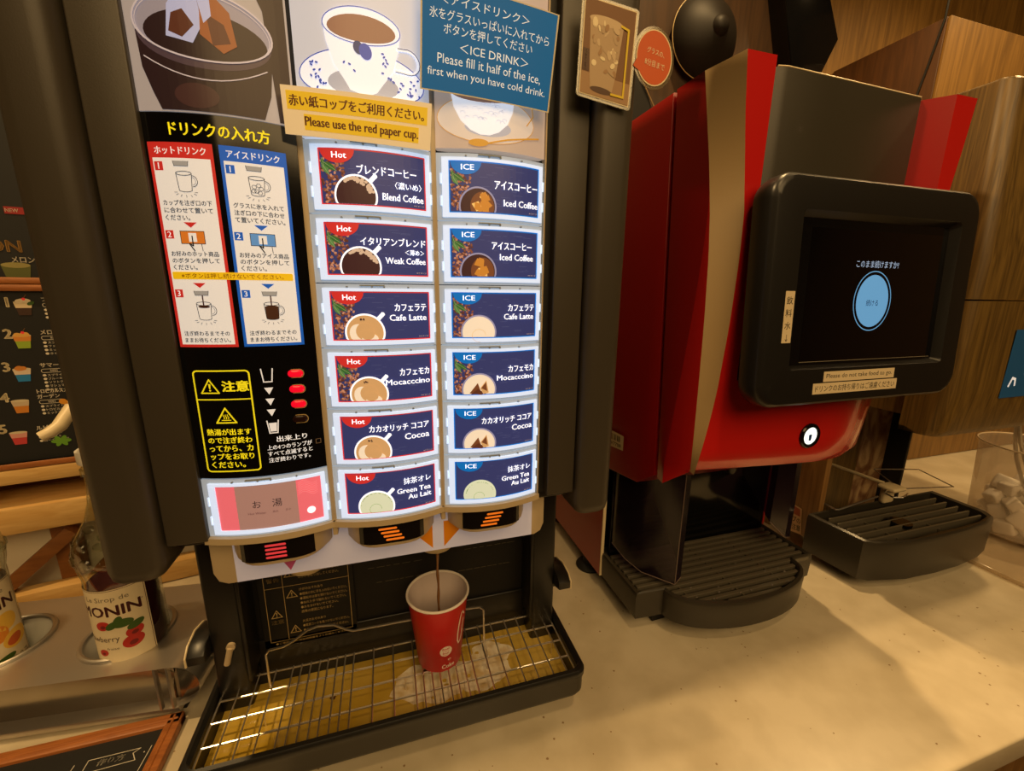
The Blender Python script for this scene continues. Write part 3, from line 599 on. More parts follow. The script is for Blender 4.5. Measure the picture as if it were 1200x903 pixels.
g = G(); g.tube([(-.200, .486, .118), (-.194, .4855, .140)], .0034, m_beige, 10); g.tube([(-.1935, .4845, .1405), (-.1935, .488, .1405)], .0048, m_beige, 14); g.build('peg', cm)
# latches at both sides of the tray
for sx in (-1, 1):
    g = G(); xa, xb = sorted((sx * .214, sx * .232))
    pts = [(.540, .122), (.524, .153), (.500, .160), (.480, .157), (.470, .149), (.470, .139), (.484, .134), (.503, .132), (.512, .116), (.526, .100)]
    g.prism(pts, 'x', xa, xb, m_black, .002); lt = g.build('latch', cm)
    g = G(); g.tube([(sx * .2325, y, z) for y, z in pts[1:8]], .0011, m_cream, 6); g.build('latch_edge', lt)
    g = G(); g.tube([(sx * .2145, .516, .118), (sx * .2285, .516, .118)], .008, m_black, 16); g.build('hinge_pin', lt)
for x in (-.19, .19):
    for y in (.6, .84):
        g = G(); g.lathe([(.018, 0), (.02, .004), (.015, .03)], (x, y, 0), m_rubber, 24); g.build('rubber_foot', cm)

# ------------------------------------------------------------------ drip tray
dt = thing('drip_tray', (0, .465, .035), 'wide black drip tray with wire rack and brown liquid below the coffee machine', 'drip tray')
g = G(); ox, oi = .2255, .2155
outer = rrect(-ox, .3955, ox, .535, .014, 6); inner = rrect(-oi, .4025, oi, .520, .008, 6)
def rg(p, z, k=0): return [(q[0], q[1], z) for q in p]
def inset(p, dx): cx, cy = 0, .465; return [(q[0] - math.copysign(dx, q[0] - cx), q[1] - math.copysign(dx, q[1] - cy)) for q in p]
g.loft([rg(inset(outer, .010), .0355), rg(inset(outer, .004), .037), rg(inset(outer, .0015), .043), rg(inset(outer, .0015), .064), rg(outer, .067), rg(outer, .0735), rg(inset(outer, .002), .0765), rg(inset(outer, .006), .0775), rg(inner, .0745), rg(inner, .0685), rg(inset(inner, .004), .048), rg(inset(inner, .008), .0455)], m_black); g.build('basin', dt)
m_liq = mat('coffee_liquid', (180, 144, 44), .14); noise_mix(m_liq, (178, 144, 40), (206, 176, 84), (1, 1, 1), 9, .35, .65)
g = G(); g.box(-.2115, .2115, .4065, .516, .0465, .050, m_liq); lq = g.build('liquid', dt)
m_foam = mat('milk_foam', (214, 196, 164), .45); noise_mix(m_foam, (206, 180, 130), (240, 230, 210), (1, 1, 1), 60, .35, .6); m_stain = ink('stain', (70, 38, 18))
g = G()
def blob(cx, cy, rx, ry, z, m_, n=40, j=.16):
    ph = [random.random() * 6 for _ in range(4)]
    pts = [(cx + rx * math.cos(t) * (1 + j * math.sin(3 * t + ph[0]) + j * .7 * math.sin(5 * t + ph[1]) + j * .4 * math.sin(9 * t + ph[2])), cy + ry * math.sin(t) * (1 + j * math.sin(2 * t + ph[3]) + j * .6 * math.sin(7 * t + ph[0])), z) for t in [2 * PI * k / n for k in range(n)]]
    g.add(pts + [(cx, cy, z)], [[k, (k + 1) % n, n] for k in range(n)], m_)
blob(.035, .458, .048, .034, .0502, m_foam); blob(.10, .452, .036, .026, .05022, m_foam); blob(.118, .482, .03, .018, .05024, m_foam)
for k in range(9): blob(random.uniform(.0, .1), random.uniform(.43, .49), .003, .0025, .0504 + k * 1e-5, m_liq, 14)
blob(-.088, .470, .0035, .003, .0504, m_stain, 16); blob(.028, .478, .004, .003, .0505, m_stain, 16)
g.build('foam', lq, recalc=False, kind='stuff')
wx = [-.211, -.195, -.177, -.158, -.138, -.128, -.117, -.106, -.096, -.085, -.075, -.064, -.039, -.014, .012, .022, .033, .043, .054, .064, .075, .086, .105, .124, .145, .163, .183, .201, .211]
by = [.511, .484, .456, .429]
g = G(); zg = .0695
g.tube([(p[0], p[1], zg) for p in rrect(-.213, .4045, .213, .5115, .004, 3)], .0013, m_steel, 8, True)
for y in by[1:]: g.tube([(-.213, y, zg), (.213, y, zg)], .0013, m_steel, 8)
for x in wx[1:-1]: g.tube([(x, .5115, zg + .0018), (x, .409, zg + .0018), (x, .4058, zg + .0012), (x, .4045, zg - .004)], .0010, m_steel, 8)
for x in (-.16, .0, .108, .2): g.tube([(x, .456, zg), (x, .456, .0505)], .0011, m_steel, 6)
rk = g.build('wire_rack', dt); rk['label'] = 'shiny steel wire rack'
g = G(); gp = [(-.160, .488, .0695), (-.160, .488, .118), (-.156, .488, .1235), (-.140, .488, .1245), (-.128, .488, .130), (-.112, .488, .141), (-.100, .488, .1435), (-.082, .488, .141), (-.068, .488, .1305), (-.060, .488, .1265), (-.023, .488, .126), (.091, .487, .125), (.104, .486, .1245), (.109, .486, .119), (.109, .484, .0695)]
g.tube(gp, .0014, m_steel, 8); g.tube([(.109, .484, .0695), (.112, .474, .0512)], .0013, m_steel, 6); g.build('guide_wire', dt)
for x in (-.17, .17):
    g = G(); g.lathe([(.010, 0), (.011, .003), (.008, .0356)], (x, .505, 0), m_rubber, 20); g.build('rubber_foot', dt)

# ------------------------------------------------------------------ paper cup and the coffee running into it
CX, CY, CZ = .0465, .4765, .0722
cup = thing('paper_cup', (CX, CY, CZ), 'red paper cup with white lettering standing on the wire rack under the nozzle', 'cup')
m_cupred = mat('cup_red', (196, 20, 24), .38); m_cupw = mat('cup_white', (236, 228, 220), .5); m_cupi = mat('cup_inside', (206, 192, 190), .5)
HC = .0985; r0, r1 = .0283, .0386
def cr(z): return r0 + (r1 - r0) * z / HC
g = G(); g.lathe([(r0 - .0015, .004), (r0 - .0004, 0), (r0, .0006), (r1, HC)], (CX, CY, CZ), m_cupred, 56, close=False); g.build('outer_wall', cup, recalc=True)
g = G(); g.lathe([(0, .0065), (r0 - .002, .0062), (r1 - .0006, HC)], (CX, CY, CZ), m_cupi, 56, close=False); g.build('inner_wall', cup)
g = G(); g.tube([(CX + (r1 + .0003) * math.cos(t), CY + (r1 + .0003) * math.sin(t), CZ + HC) for t in [2 * PI * k / 56 for k in range(56)]], .0016, m_cupw, 8, True)
g.build('rim', cup)
def cupsurf(u, v, h):
    r = cr(v) + h + .0002; a = -PI / 2 + .10 + u / cr(v); return Vector((CX + r * math.cos(a), CY + r * math.sin(a), CZ + v))
d = D2(); CW = ink('cup_white', (240, 226, 214)); CRD = m_cupred
d.text('Coke', .0045, .0085, .0062, .0165, 1, CW, bold=.03)
d.ell(.0015, .0335, .0078, .0080, 1, CW); d.text('Real', .0012, .0375, .0030, .0085, 2, CRD, bold=.03); d.text('Taste', .0012, .0338, .0018, .009, 2, CRD, bold=.0); d.text('Real', .0012, .0306, .0026, .0075, 2, CRD, bold=.03); d.text('Magic', .0012, .0275, .0018, .007, 2, CRD, bold=.0)
d.line([(.0062 + .0019 * math.cos(t), .0185 + .0016 * math.sin(t)) for t in [j * .6 for j in range(9)]], .0005, 1, CW); d.line([(.0052, .0185), (.0075, .0185)], .0005, 1, CW)
cs = [(u_ - .0115, v_ - .005) for u_, v_ in [(.043, .080), (.0395, .086), (.0365, .0855), (.0340, .078), (.0318, .068), (.0300, .056), (.0298, .046), (.0318, .040), (.0345, .0415), (.037, .047), (.0395, .056)]]
d.line(cs, .0021, 1, CW); d.line([(.026, .043), (.027, .057), (.030, .069)], .0016, 1, CW)
d.build('cup_print', cup, cupsurf, .003)
g = G(); m_cof = mat('running_coffee', (132, 92, 56), .2, coat=.3); random.seed(3)
zs = [.2335 - (.2335 - .082) * k / 24 for k in range(25)]
g.tube([(CX + .0005 + .0004 * math.sin(k * .9), CY - .002 + .0003 * math.cos(k * .7), z) for k, z in enumerate(zs)], [.0017 + .0004 * math.sin(k * 1.3) + (.0018 if k > 22 else 0) for k in range(25)], m_cof, 10)
st = g.build('coffee_stream'); tag(st, 'thin brown stream of coffee running from nozzle into red cup', 'coffee')
g = G(); g.lathe([(r0 - .0024, .0066), (cr(.011) - .0012, .0105), (0, .0105)], (CX, CY, CZ), mat('milky_coffee', (150, 112, 84), .3), 48, close=False); cf = g.build('coffee_in_cup'); tag(cf, 'shallow milky coffee at the bottom of the red paper cup', 'coffee')

# ------------------------------------------------------------------ notices stuck on the coffee machine
def sheet(name, corners, m, thick=.0008, bow=0, label='', cat='notice', border=None):
    """a sheet with four corners BL BR TR TL in space; returns object + surface function in 0..1 coordinates"""
    c = [Vector(p) for p in corners]; n = (c[1] - c[0]).cross(c[3] - c[0]).normalized()
    def sf(s, t, h):
        p = c[0] * (1 - s) * (1 - t) + c[1] * s * (1 - t) + c[2] * s * t + c[3] * (1 - s) * t; return p + n * (h + bow * (1 - (2 * s - 1) ** 2))
    g = G(); N = 12; rings = [[sf(k / N, 0, 0), sf(k / N, 0, thick), sf(k / N, 1, thick), sf(k / N, 1, 0)] for k in range(N + 1)]; g.loft(rings, m); o = g.build(name)
    tag(o, label, cat); return o, (lambda s, t, h: sf(s, t, h + thick + .0001)), (c[1] - c[0]).length, (c[3] - c[0]).length
def fit(d, body, s0, s1, tc, h, L, m, bold=.01): d.text(body, (s0 + s1) / 2, tc, h, s1 - s0, L, m, bold=bold)
YN = .3845
o, sf, _, _ = sheet('yellow_notice', [P(335, 157, YN), P(504, 177, YN), P(506, 122, YN), P(328, 99, YN)], mat('cream_card', (242, 222, 178), .5, emit=.2), .0008, .002, 'cream notice with two yellow bands asking to use the red paper cup', 'notice')  # card emission stands in for poster light coming through the paper
d = D2(); d.H = .00012; YB = mat('yellow_band', (242, 204, 24), .5, emit=.2); YT = ink('brown_text', (122, 66, 20))  # band emission too: light through the paper put into the colour
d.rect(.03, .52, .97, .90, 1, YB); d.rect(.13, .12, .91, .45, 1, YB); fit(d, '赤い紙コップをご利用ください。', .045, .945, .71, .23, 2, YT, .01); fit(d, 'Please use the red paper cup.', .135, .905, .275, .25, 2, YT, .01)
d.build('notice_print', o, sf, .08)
BN = .3835
tl, bl = P(495, -28, BN), P(494, 103, BN); tr, br = P(652, 0, BN), P(641, 131, BN); tr = br + (tl - bl) * 1.0 + Vector((.004, 0, -.003))
o, sf, w_, h_ = sheet('blue_ice_notice', [bl, br, tr, tl], mat('blue_card', (0, 78, 120), .4, emit=.26, ecol=(0, 124, 186), spec=.15), .0006, .002, 'laminated blue notice with white text about filling ice for cold drinks', 'notice')  # emission paints in the poster backlight shining through the sheet
d = D2(); WT = mat('white_text', (226, 236, 240), .4, emit=.3)  # text emission likewise imitates backlight through the sheet
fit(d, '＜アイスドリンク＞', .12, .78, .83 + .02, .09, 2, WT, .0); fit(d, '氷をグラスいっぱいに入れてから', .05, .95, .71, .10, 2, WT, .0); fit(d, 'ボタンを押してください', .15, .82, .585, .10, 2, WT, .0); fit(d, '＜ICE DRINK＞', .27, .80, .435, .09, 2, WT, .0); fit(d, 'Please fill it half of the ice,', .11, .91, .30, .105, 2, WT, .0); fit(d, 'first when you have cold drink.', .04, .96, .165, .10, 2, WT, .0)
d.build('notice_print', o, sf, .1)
LM = clear('laminate_edge', (235, 235, 225), .2, .1, .1, (220, 200, 160))
d = D2(); e = .012
for a in ((-e, -e, 1 + e, 0), (-e, 1, 1 + e, 1 + e), (-e, 0, 0, 1), (1, 0, 1 + e, 1)): d.rect(*a, 0, mat('laminate_rim', (214, 204, 176), .3))
d.build('laminate_border', o, sf, .1)
# die-cut glass-of-ice sign on the door edge
YP = .3745
pop = thing('glass_shaped_sign', P(712, 90, YP), 'laminated brown sign with a picture of an iced glass and orange speech bubble', 'sign')
A = P(678, 108, YP); Bq = P(736, 126, YP); Cq = P(747, 14, YP); Dq = P(686, -6, YP)
ux = (Bq - A); W_ = ux.length; uy = (Dq - A); H_ = uy.length; fs = flat(A, ux, uy)
def psurf(u, v, h): p = A + (Bq - A) * (u / W_) * (1 - v / H_) + (Dq - A) * (v / H_) + (Cq - Dq) * (u / W_) * (v / H_); return p + Vector((0, -1, 0)) * h
d = D2(); bub = P(765, 64, YP) - A; bu, bv = bub.x, bub.z + .004
bub_out = [(bu + .021 * math.cos(t), bv + .0235 * math.sin(t)) for t in [2 * PI * k / 32 for k in range(32)]]
gl = G()
gl.prism([(p.x, p.z) for p in [psurf(u, v, 0) for u, v in rrect(-.0022, -.0022, W_ + .0022, H_ + .002, .003, 4)]], 'y', YP + .0002, YP + .0012, LM)
gl.prism([(p.x, p.z) for p in [psurf(u, v, 0) for u, v in bub_out]], 'y', YP + .0003, YP + .0011, LM); gl.build('laminate', pop)
SB = ink('sign_brown', (128, 86, 44)); SB2 = ink('sign_dark', (86, 54, 28)); SC = ink('sign_cream', (250, 232, 190)); ST = ink('sign_tan', (172, 134, 92)); SG = ink('sign_glass', (192, 164, 128)); SG2 = ink('sign_ice', (214, 188, 150)); SY = ink('sign_yellow', (236, 206, 30)); SO = ink('sign_orange', (216, 92, 22))
d.rect(0, 0, W_, H_, 1, SC); d.rect(.0009, .0009, W_ - .0009, H_ - .0009, 2, SB); d.rect(.0009, .0009, W_ - .0009, H_ * .24, 3, ST); d.rect(.0012, H_ * .25, W_ * .16, H_ * .48, 3.4, SB2)
u_, w2_ = W_ * .42, W_ * .3
d.poly([(u_ - w2_, H_ * .80), (u_ - w2_ * .85, H_ * .3), (u_ - w2_ * .72, H_ * .08), (u_ + w2_ * .72, H_ * .10), (u_ + w2_ * .9, H_ * .3), (u_ + w2_ * 1.15, H_ * .80)], 4, SG); d.ell(u_, H_ * .085, w2_ * .72, H_ * .035, 4.2, SB2); d.ell(u_ + .0005, H_ * .80, w2_ * 1.08, H_ * .05, 4.4, SG2)
for k in range(34): d.ell(u_ + random.uniform(-.75, .85) * w2_, H_ * random.uniform(.28, .82), w2_ * random.uniform(.12, .3), H_ * random.uniform(.01, .035), 5 + k * .05, random.choice((SG2, SG, ST, SC)), random.random() * 3, 10)
d.line([(W_ * .72, H_ * .80), (W_ * .86, H_ * .78), (W_ * .86, H_ * .08), (W_ * .62, H_ * .075)], .0018, 8, SY)
d.text('このくらいまで', W_ * .085, H_ * .365, .0016, H_ * .2, 8, SC, rot=PI / 2, bold=.01)
d.poly([(bu + .0185 * math.cos(t), bv + .021 * math.sin(t)) for t in [2 * PI * k / 32 for k in range(32)]], 2, SC); d.poly([(bu + .0175 * math.cos(t), bv + .020 * math.sin(t)) for t in [2 * PI * k / 32 for k in range(32)]], 3, SO); d.poly([(bu - .013, bv - .013), (bu - .0205, bv - .010), (bu - .0165, bv - .002)], 3.2, SO)
d.text('グラスの、', bu + .001, bv + .0045, .0046, .018, 5, SC, bold=.0, rot=-.06); d.text('8分目まで', bu + .001, bv - .0045, .0050, .0205, 5, SC, bold=.0, rot=-.06)
d.build('sign_print', pop, psurf, .01)

# ------------------------------------------------------------------ red soft drink dispenser
rd = thing('soft_drink_dispenser', (.5525, .6, 0), 'glossy red soft drink dispenser with black touch screen between coffee machine and wooden unit', 'drink dispenser')
X0, X1, ZT = .36, .745, .794
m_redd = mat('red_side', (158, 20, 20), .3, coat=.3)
g = G(); g.prism([(.52, .262), (.628, .245), (.90, .245), (.90, ZT), (.508, ZT), (.478, .292)], 'x', X0, X1, m_redd, .002); g.build('rear_shell', rd)
g = G(); g.box(X0 + .006, X1 - .006, .66, .90, .03, .26, m_blackm); g.build('lower_body', rd)
g = G(); g.prism([(.612, .030), (.612, .252), (.90, .252), (.90, .030)], 'x', X1 - .004, X1, m_redd); g.build('lower_side_panel', rd)
g = G(); g.prism([(.612, .030), (.612, .252), (.90, .252), (.90, .030)], 'x', X0, X0 + .004, m_redd); sp_ = g.build('lower_side_panel', rd)
g = G(); g.box(X0 - .0003, X0 + .0055, .6095, .6122, .030, .252, m_cream, .0005); g.build('panel_edge', sp_)
# front shell: left and right facets, front face, lower fascia
zs = [.794, .74, .69, .638, .59, .514, .43, .38, .345, .3255]
xl = [.370, .376, .3835, .391, .3925, .390, .3835, .3755, .368, .363]     # right border of the champagne facet
yl = [.453, .441, .430, .421, .4155, .411, .4085, .4075, .407, .407]       # left border, on the side plane
n = len(zs)
def interp(z, ys):
    for i in range(n - 1):
        if zs[i] >= z >= zs[i + 1]: return ys[i] + (ys[i + 1] - ys[i]) * (zs[i] - z) / (zs[i] - zs[i + 1])
    return ys[-1]
def tl(z): return max(0, min(1, (.66 - z) / .36))
def sl(z): x = X0 + .006 * tl(z); return (x, interp(z, yl) * x / X0, z)          # left border of the stripe
def sr(z): return (interp(z, xl), .4035, z)                                        # right border
def sb(z): x = X0 - .007 * tl(z); return (x, (interp(z, yl) + .055 * tl(z)) * x / X0, z)                            # where the dark side turns into the front corner
def seam(z): return (X0 - .0005, .503 - .031 * (ZT - z) / (ZT - .292) - .003, z)
ZS = [.794 - (.794 - .3255) * k / 24 for k in range(25)]
def strip(g, a, b, m, z_lo=0):
    for z, z2 in zip(ZS, ZS[1:]):
        if z2 >= z_lo: g.add([a(z), b(z), b(z2), a(z2)], [[0, 1, 2, 3]], m)
g = G(); strip(g, sl, sr, m_tan); g.build('champagne_stripe', rd, recalc=False, merge=True)
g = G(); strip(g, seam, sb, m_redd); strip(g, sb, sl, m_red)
FX = lambda z: .409 + .004 * tl(z)
mir = lambda f: (lambda z: (2 * .5525 - f(z)[0], f(z)[1], z))
def fr(z): return (FX(z), .4035, z)
def fi(z): return (FX(z) + .012, .424, z)
strip(g, sr, fr, m_red, .43); strip(g, fr, fi, m_red, .43)
slm = lambda z: (X0, interp(z, yl), z)
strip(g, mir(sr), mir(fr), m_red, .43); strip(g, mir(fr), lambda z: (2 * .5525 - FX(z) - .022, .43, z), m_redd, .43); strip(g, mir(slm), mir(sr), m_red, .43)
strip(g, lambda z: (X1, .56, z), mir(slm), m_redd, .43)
g.add([(X0, .5, ZT), (X0, .453, ZT), (.370, .4035, ZT), (.409, .4035, ZT), (.421, .424, ZT), (.421, .5, ZT)], [list(range(6))], m_redd)
g.add([(X1, .5, ZT), (X1, .453, ZT), (.735, .4035, ZT), (.696, .4035, ZT), (.674, .43, ZT), (.674, .5, ZT)], [list(range(6))], m_redd)
g.add([(X0, .47, .292), (X0 - .007, .449, .2945), sl(.3255), (.363, .4035, .3255), (.40, .47, .292)], [list(range(5))], m_redd)
g.add([sb(.3255), sl(.3255), (X0 - .007, .449, .2945)], [[0, 1, 2]], m_red); g.add([seam(.3255), sb(.3255), (X0 - .007, .449, .2945), (X0, .47, .292)], [[0, 1, 2, 3]], m_redd)
g.build('front_shell', rd, recalc=False)
# fascia under the screen: bowed, its right end swept back
g = G(); NX = 24; rows = []
def zbot(t): return .3255 - .0085 * min(t, .4) / .4 - .005 * max(0, min(1, (t - .4) / .3)) - .012 * max(0, (t - .7) / .3)
for kind in ('top', 'mid', 'low', 'edge', 'lip', 'under'):
    row = []
    for k in range(NX + 1):
        t = k / NX; zb = zbot(t); z = {'top': .445, 'mid': .40, 'low': .355, 'edge': zb + .017, 'lip': zb + .001, 'under': zb}[kind]
        xl_ = interp(z, xl) + .0002; xe = .737 - .020 * max(0, min(1, (.39 - z) / .09)); x = xl_ + (xe - xl_) * t
        y = .4036 + .049 * max(0, (t - .60) / .40) ** 1.8 + {'lip': .011, 'under': .05}.get(kind, 0)
        row.append((x, y, z))
    rows.append(row)
for i in range(len(rows) - 1):
    g.add(rows[i] + rows[i + 1], [[k, k + 1, NX + 2 + k, NX + 1 + k] for k in range(NX)], m_red)
for i in range(len(rows) - 2):
    a, b = rows[i][-1], rows[i + 1][-1]; g.add([a, (X1, .53, a[2]), (X1, .53, b[2]), b], [[0, 1, 2, 3]], m_redd)
g.build('lower_fascia', rd, recalc=False)
# recessed black panel behind the screen
m_olive = mat('dark_panel', (56, 52, 42), .4)
g = G(); g.prism([(.418, .4255), (.428, .419), (.440, .4165), (.664, .4225), (.676, .430), (.676, .50), (.418, .50)], 'z', .40, ZT - .001, m_olive, .0); g.build('recess_panel', rd)
g = G(); g.tube([(.428, .4195, ZT), (.440, .417, ZT), (.664, .423, ZT), (.676, .430, ZT)], .0008, m_cream, 6); g.build('panel_trim', rd)
# side label
d = D2(); d.rect(0, 0, .026, .017, 1, ink('label_cream', (214, 192, 150)))
for k in range(15): d.rect(.0025 + k * .0014, .008, .0025 + k * .0014 + random.choice((.0004, .0008)), .0145, 2, IK)
d.text('SW-EV7708', .013, .0042, .0036, .021, 2, IK, bold=.01)
pp = [P(706, 498, 1), P(732, 512, 1)]
def PX(px, py, x):
    d_ = ROT.transposed() @ Vector(((px - 600) / FPX, (py - 451.5) / FPX, 1)); return CAM + d_ * (x / d_.x)
c0, c1, c2, c3 = PX(705, 517, X0), PX(731.5, 528, X0), PX(732.5, 511, X0), PX(706, 497, X0)
def lsf(u, v, h): s, t = u / .026, v / .017; p = c0 * (1 - s) * (1 - t) + c1 * s * (1 - t) + c2 * s * t + c3 * (1 - s) * t; return p + Vector((-1, 0, 0)) * (h + .0023)
d.build('barcode_label', rd, lsf, None)
# screen unit
TL = math.radians(3.5)
S = Matrix.Translation((.5525, .3565, .549)) @ Matrix.Rotation(-TL, 4, 'X')
g = G(); hw_, hh_ = .164, .1255
def rr3(k, y, r): return [(p[0], y, p[1]) for p in rrect(-hw_ * 1 + k, -hh_ + k, hw_ - k, hh_ - k, r, 8)]
gg = G(); gg.loft([rr3(.012, .034, .02), rr3(.002, .030, .026), rr3(0, .022, .026), rr3(0, .007, .026), rr3(.0012, .0035, .026), rr3(.004, .0005, .025), rr3(.008, 0, .022)], m_black, caps=False)
# front face with an opening
op = (-.1235, -.083, .131, .089)      # u0,v0,u1,v1 of the opening
outer_r = rr3(.008, 0, .022); inner_r = [(p[0], 0, p[1]) for p in rrect(op[0], op[1], op[2], op[3], .006, 8)]; deep = [(p[0], .009, p[1]) for p in rrect(op[0] + .005, op[1] + .004, op[2] - .006, op[3] - .006, .003, 8)]
gg.loft([outer_r, inner_r, deep], m_black, caps=False); gg.add(rr3(.012, .034, .02), [list(range(len(outer_r)))], m_black)
g.add(gg.v, gg.f, m_black, S); su = g.build('touch_screen_unit', rd, recalc=True)
scr = flat(S @ Vector((0, .0088, 0)), S.to_3x3() @ Vector((1, 0, 0)), S.to_3x3() @ Vector((0, 0, 1)))
d = D2(); d.rect(op[0], op[1], op[2], op[3], 0, m_blackg); SCR = mat('display_glass', (4, 5, 8), .06, coat=1); u0, v0, u1, v1 = -.099, -.0755, .121, .0735; d.rect(u0, v0, u1, v1, 1, SCR)
LB = mat('screen_blue', (92, 152, 206), .3, emit=.62); LT = mat('screen_text', (150, 176, 214), .3, emit=.6); LD = mat('screen_navy', (24, 44, 84), .3, emit=.2)
cu, cv = .0065, -.006
d.text('このまま続けますか?', cu + .002, cv + .0425, .0085, .070, 2, LT, bold=.0); d.ell(cu, cv, .0265, .0305, 2, LB, n=44)
d.line([(cu + .0305 * math.cos(t), cv + .0345 * math.sin(t)) for t in [2 * PI * k / 48 for k in range(48)]], .0011, 2, LB, True); d.text('続ける', cu, cv - .002, .0075, .020, 3, LD, bold=.0)
for (a, b_, w_) in ((-.0755, .0715, 0),): d.line([(u0, v0), (u1, v0)], .0005, 2, ink('screen_edge', (150, 140, 120)))
d.build('display', su, scr, None)
ft_ = flat(S @ Vector((0, -.0003, 0)), S.to_3x3() @ Vector((1, 0, 0)), S.to_3x3() @ Vector((0, 0, 1)))
LC = ink('label_white', (224, 206, 170))
d = D2(); d.rect(-.070, -.0985, .0465, -.0865, 1, LC); d.text('Please do not take food to go.', -.0117, -.0925, .0066, .108, 2, IK, bold=.0); d.rect(-.085, -.1125, .053, -.0998, 1.5, LC); d.text('ドリンクのお持ち帰りはご遠慮ください', -.016, -.1062, .0078, .130, 2.5, IK, bold=.0); d.build('paper_label', su, ft_, None)
d = D2(); d.rect(-.1385, -.052, -.1255, .004, 1, LC)
for k, ch in enumerate('飲料水'): d.text(ch, -.132, -.006 - k * .0135, .0085, None, 2, IK, bold=.0)
d.line([(-.132, -.043), (-.132, -.050)], .0005, 2, IK); d.line([(-.1336, -.048), (-.132, -.0502), (-.1304, -.048)], .0005, 2, IK); d.build('paper_label', su, ft_, None)
# push button
bp = P(948, 510, .4035)
g = G(); T = Matrix.Translation(bp) @ Matrix.Rotation(PI / 2, 4, 'X')
g.lathe([(.0175, -.004), (.0175, .002), (.016, .0036), (.0125, .0032), (.0118, .0015), (0, .0015)], (0, 0, 0), m_blackg, 40, T, close=False); pb = g.build('push_button', rd)
d = D2(); d.ell(0, 0, .0118, .0122, 1, mat('button_glow', (236, 248, 240), .3, emit=1.2), n=36); d.ell(0, 0, .0128, .0132, .5, mat('button_halo', (120, 170, 150), .3, emit=.5), n=36)
d.poly([(-.0028, .001), (-.0022, -.0068), (.0022, -.0068), (.0028, .001)], 3, LD); d.line([(0, .0015), (.0003, .0065)], .0006, 3, LD); d.ell(0, .001, .003, .001, 3.2, LD); d.line([(-.0015, .0078), (.0018, .0078)], .0005, 3, LD)
d.build('button_icon', pb, flat(bp + Vector((0, -.0018, 0)), (1, 0, 0), (0, 0, 1)), None)
# smoked splash guards under the fascia
def guard(pts, z0, z1):
    g = G(); n_ = len(pts); gq = [(p[0], p[1], z0 + p[2]) for p in pts] + [(p[0], p[1], z1) for p in pts]
    g.add(gq, [[k, k + 1, n_ + k + 1, n_ + k] for k in range(n_ - 1)], m_smoke); g.build('splash_guard', rd, recalc=False)
guard([(.375, .60, .015), (.378, .56, .008), (.392, .53, 0), (.43, .492, -.004), (.447, .500, 0), (.452, .53, .03), (.455, .60, .10)], .088, .315)
guard([(.73, .60, .015), (.727, .56, .008), (.715, .53, .01), (.69, .52, .02), (.66, .53, .05), (.655, .60, .12)], .088, .315)
g = G(); g.box(.374, .731, .605, .612, .06, .31, m_blackg, .001); g.box(.47, .64, .50, .60, .29, .318, m_black, .004); g.lathe([(.006, 0), (.009, .006), (.011, .03), (.02, .05)], (.5525, .53, .25), m_black, 24); g.build('dispensing_bay', rd)
m_ge = mat('guard_edge', (120, 104, 96), .2)
g = G(); g.tube([(.375, .60, .104), (.378, .56, .097), (.392, .53, .089), (.43, .492, .085), (.447, .500, .089), (.452, .53, .119), (.455, .60, .189)], .0009, m_ge, 6); g.tube([(.43, .492, .085), (.43, .492, .30)], .0007, m_ge, 6); g.build('guard_edge', rd)
g = G(); g.tube([(.73, .60, .104), (.727, .56, .097), (.715, .53, .099), (.69, .52, .109), (.66, .53, .139)], .0009, m_ge, 6); g.build('guard_edge', rd)
for x, y in ((.376, .68), (.73, .68), (.40, .86), (.73, .86)):
    g = G(); g.lathe([(.026, 0), (.027, .004), (.024, .008), (.014, .012), (.014, .034)], (x, y, 0), m_rubber, 32); g.build('rubber_foot', rd)
# its drip tray
t2 = thing('rounded_drip_tray', (.5525, .53, 0), 'black bow-fronted drip tray with slatted grille below the red dispenser', 'drip tray')
bow = [(.362, .625), (.362, .497)] + [(.5525 - .142 * math.cos(PI * k / 24), .494 - .062 * math.sin(PI * k / 24)) for k in range(0, 25)] + [(.699, .500), (.741, .501), (.741, .625)]
g = G(); ctr = (.5525, .56)
def insb(p, dx): return [(q[0] + (ctr[0] - q[0]) * dx / max(.05, math.dist(q, ctr)), q[1] + (ctr[1] - q[1]) * dx / max(.05, math.dist(q, ctr))) for q in p]
m_traygrey = mat('tray_grey', (50, 46, 39), .33)
g.loft([rg(insb(bow, .008), .028), rg(insb(bow, .002), .031), rg(insb(bow, .0), .072), rg(insb(bow, .002), .077), rg(insb(bow, .007), .079), rg(insb(bow, .010), .0755), rg(insb(bow, .011), .052)], m_traygrey); g.build('basin', t2)
g = G(); g.loft([rg(insb(bow, .05), .002), rg(insb(bow, .048), .0282)], m_blackm); g.build('tray_base', t2)
g = G()
def halfw(y): return .18 if y > .497 else max(.0, .132 * math.sqrt(max(0, 1 - ((.494 - y) / .052) ** 2)))
yy = .447
while yy < .615:
    h = halfw(yy); g.box(.5525 - h + .002, .5525 + h - .002, yy - .0034, yy + .0034, .0675, .0755, m_grill, .0008, 1); yy += .0138
for x in (.445, .535, .625): g.box(x - .0014, x + .0014, (.462 if abs(x - .5525) > .06 else .447), .61, .063, .0725, m_grill)
gr_ = g.build('slatted_grille', t2)
m_drop = clear('water_drop', (250, 250, 250), .5, .02, .1)
g = G()
for k in range(26): x, y = random.uniform(.45, .66), .446 + .0105 * random.randint(1, 7); r = random.uniform(.0008, .002); g.lathe([(r, 0), (r * .8, r * .5), (0, r * .8)], (x, y, .0756), m_drop, 10)
g.build('water_drops', t2, kind='stuff')

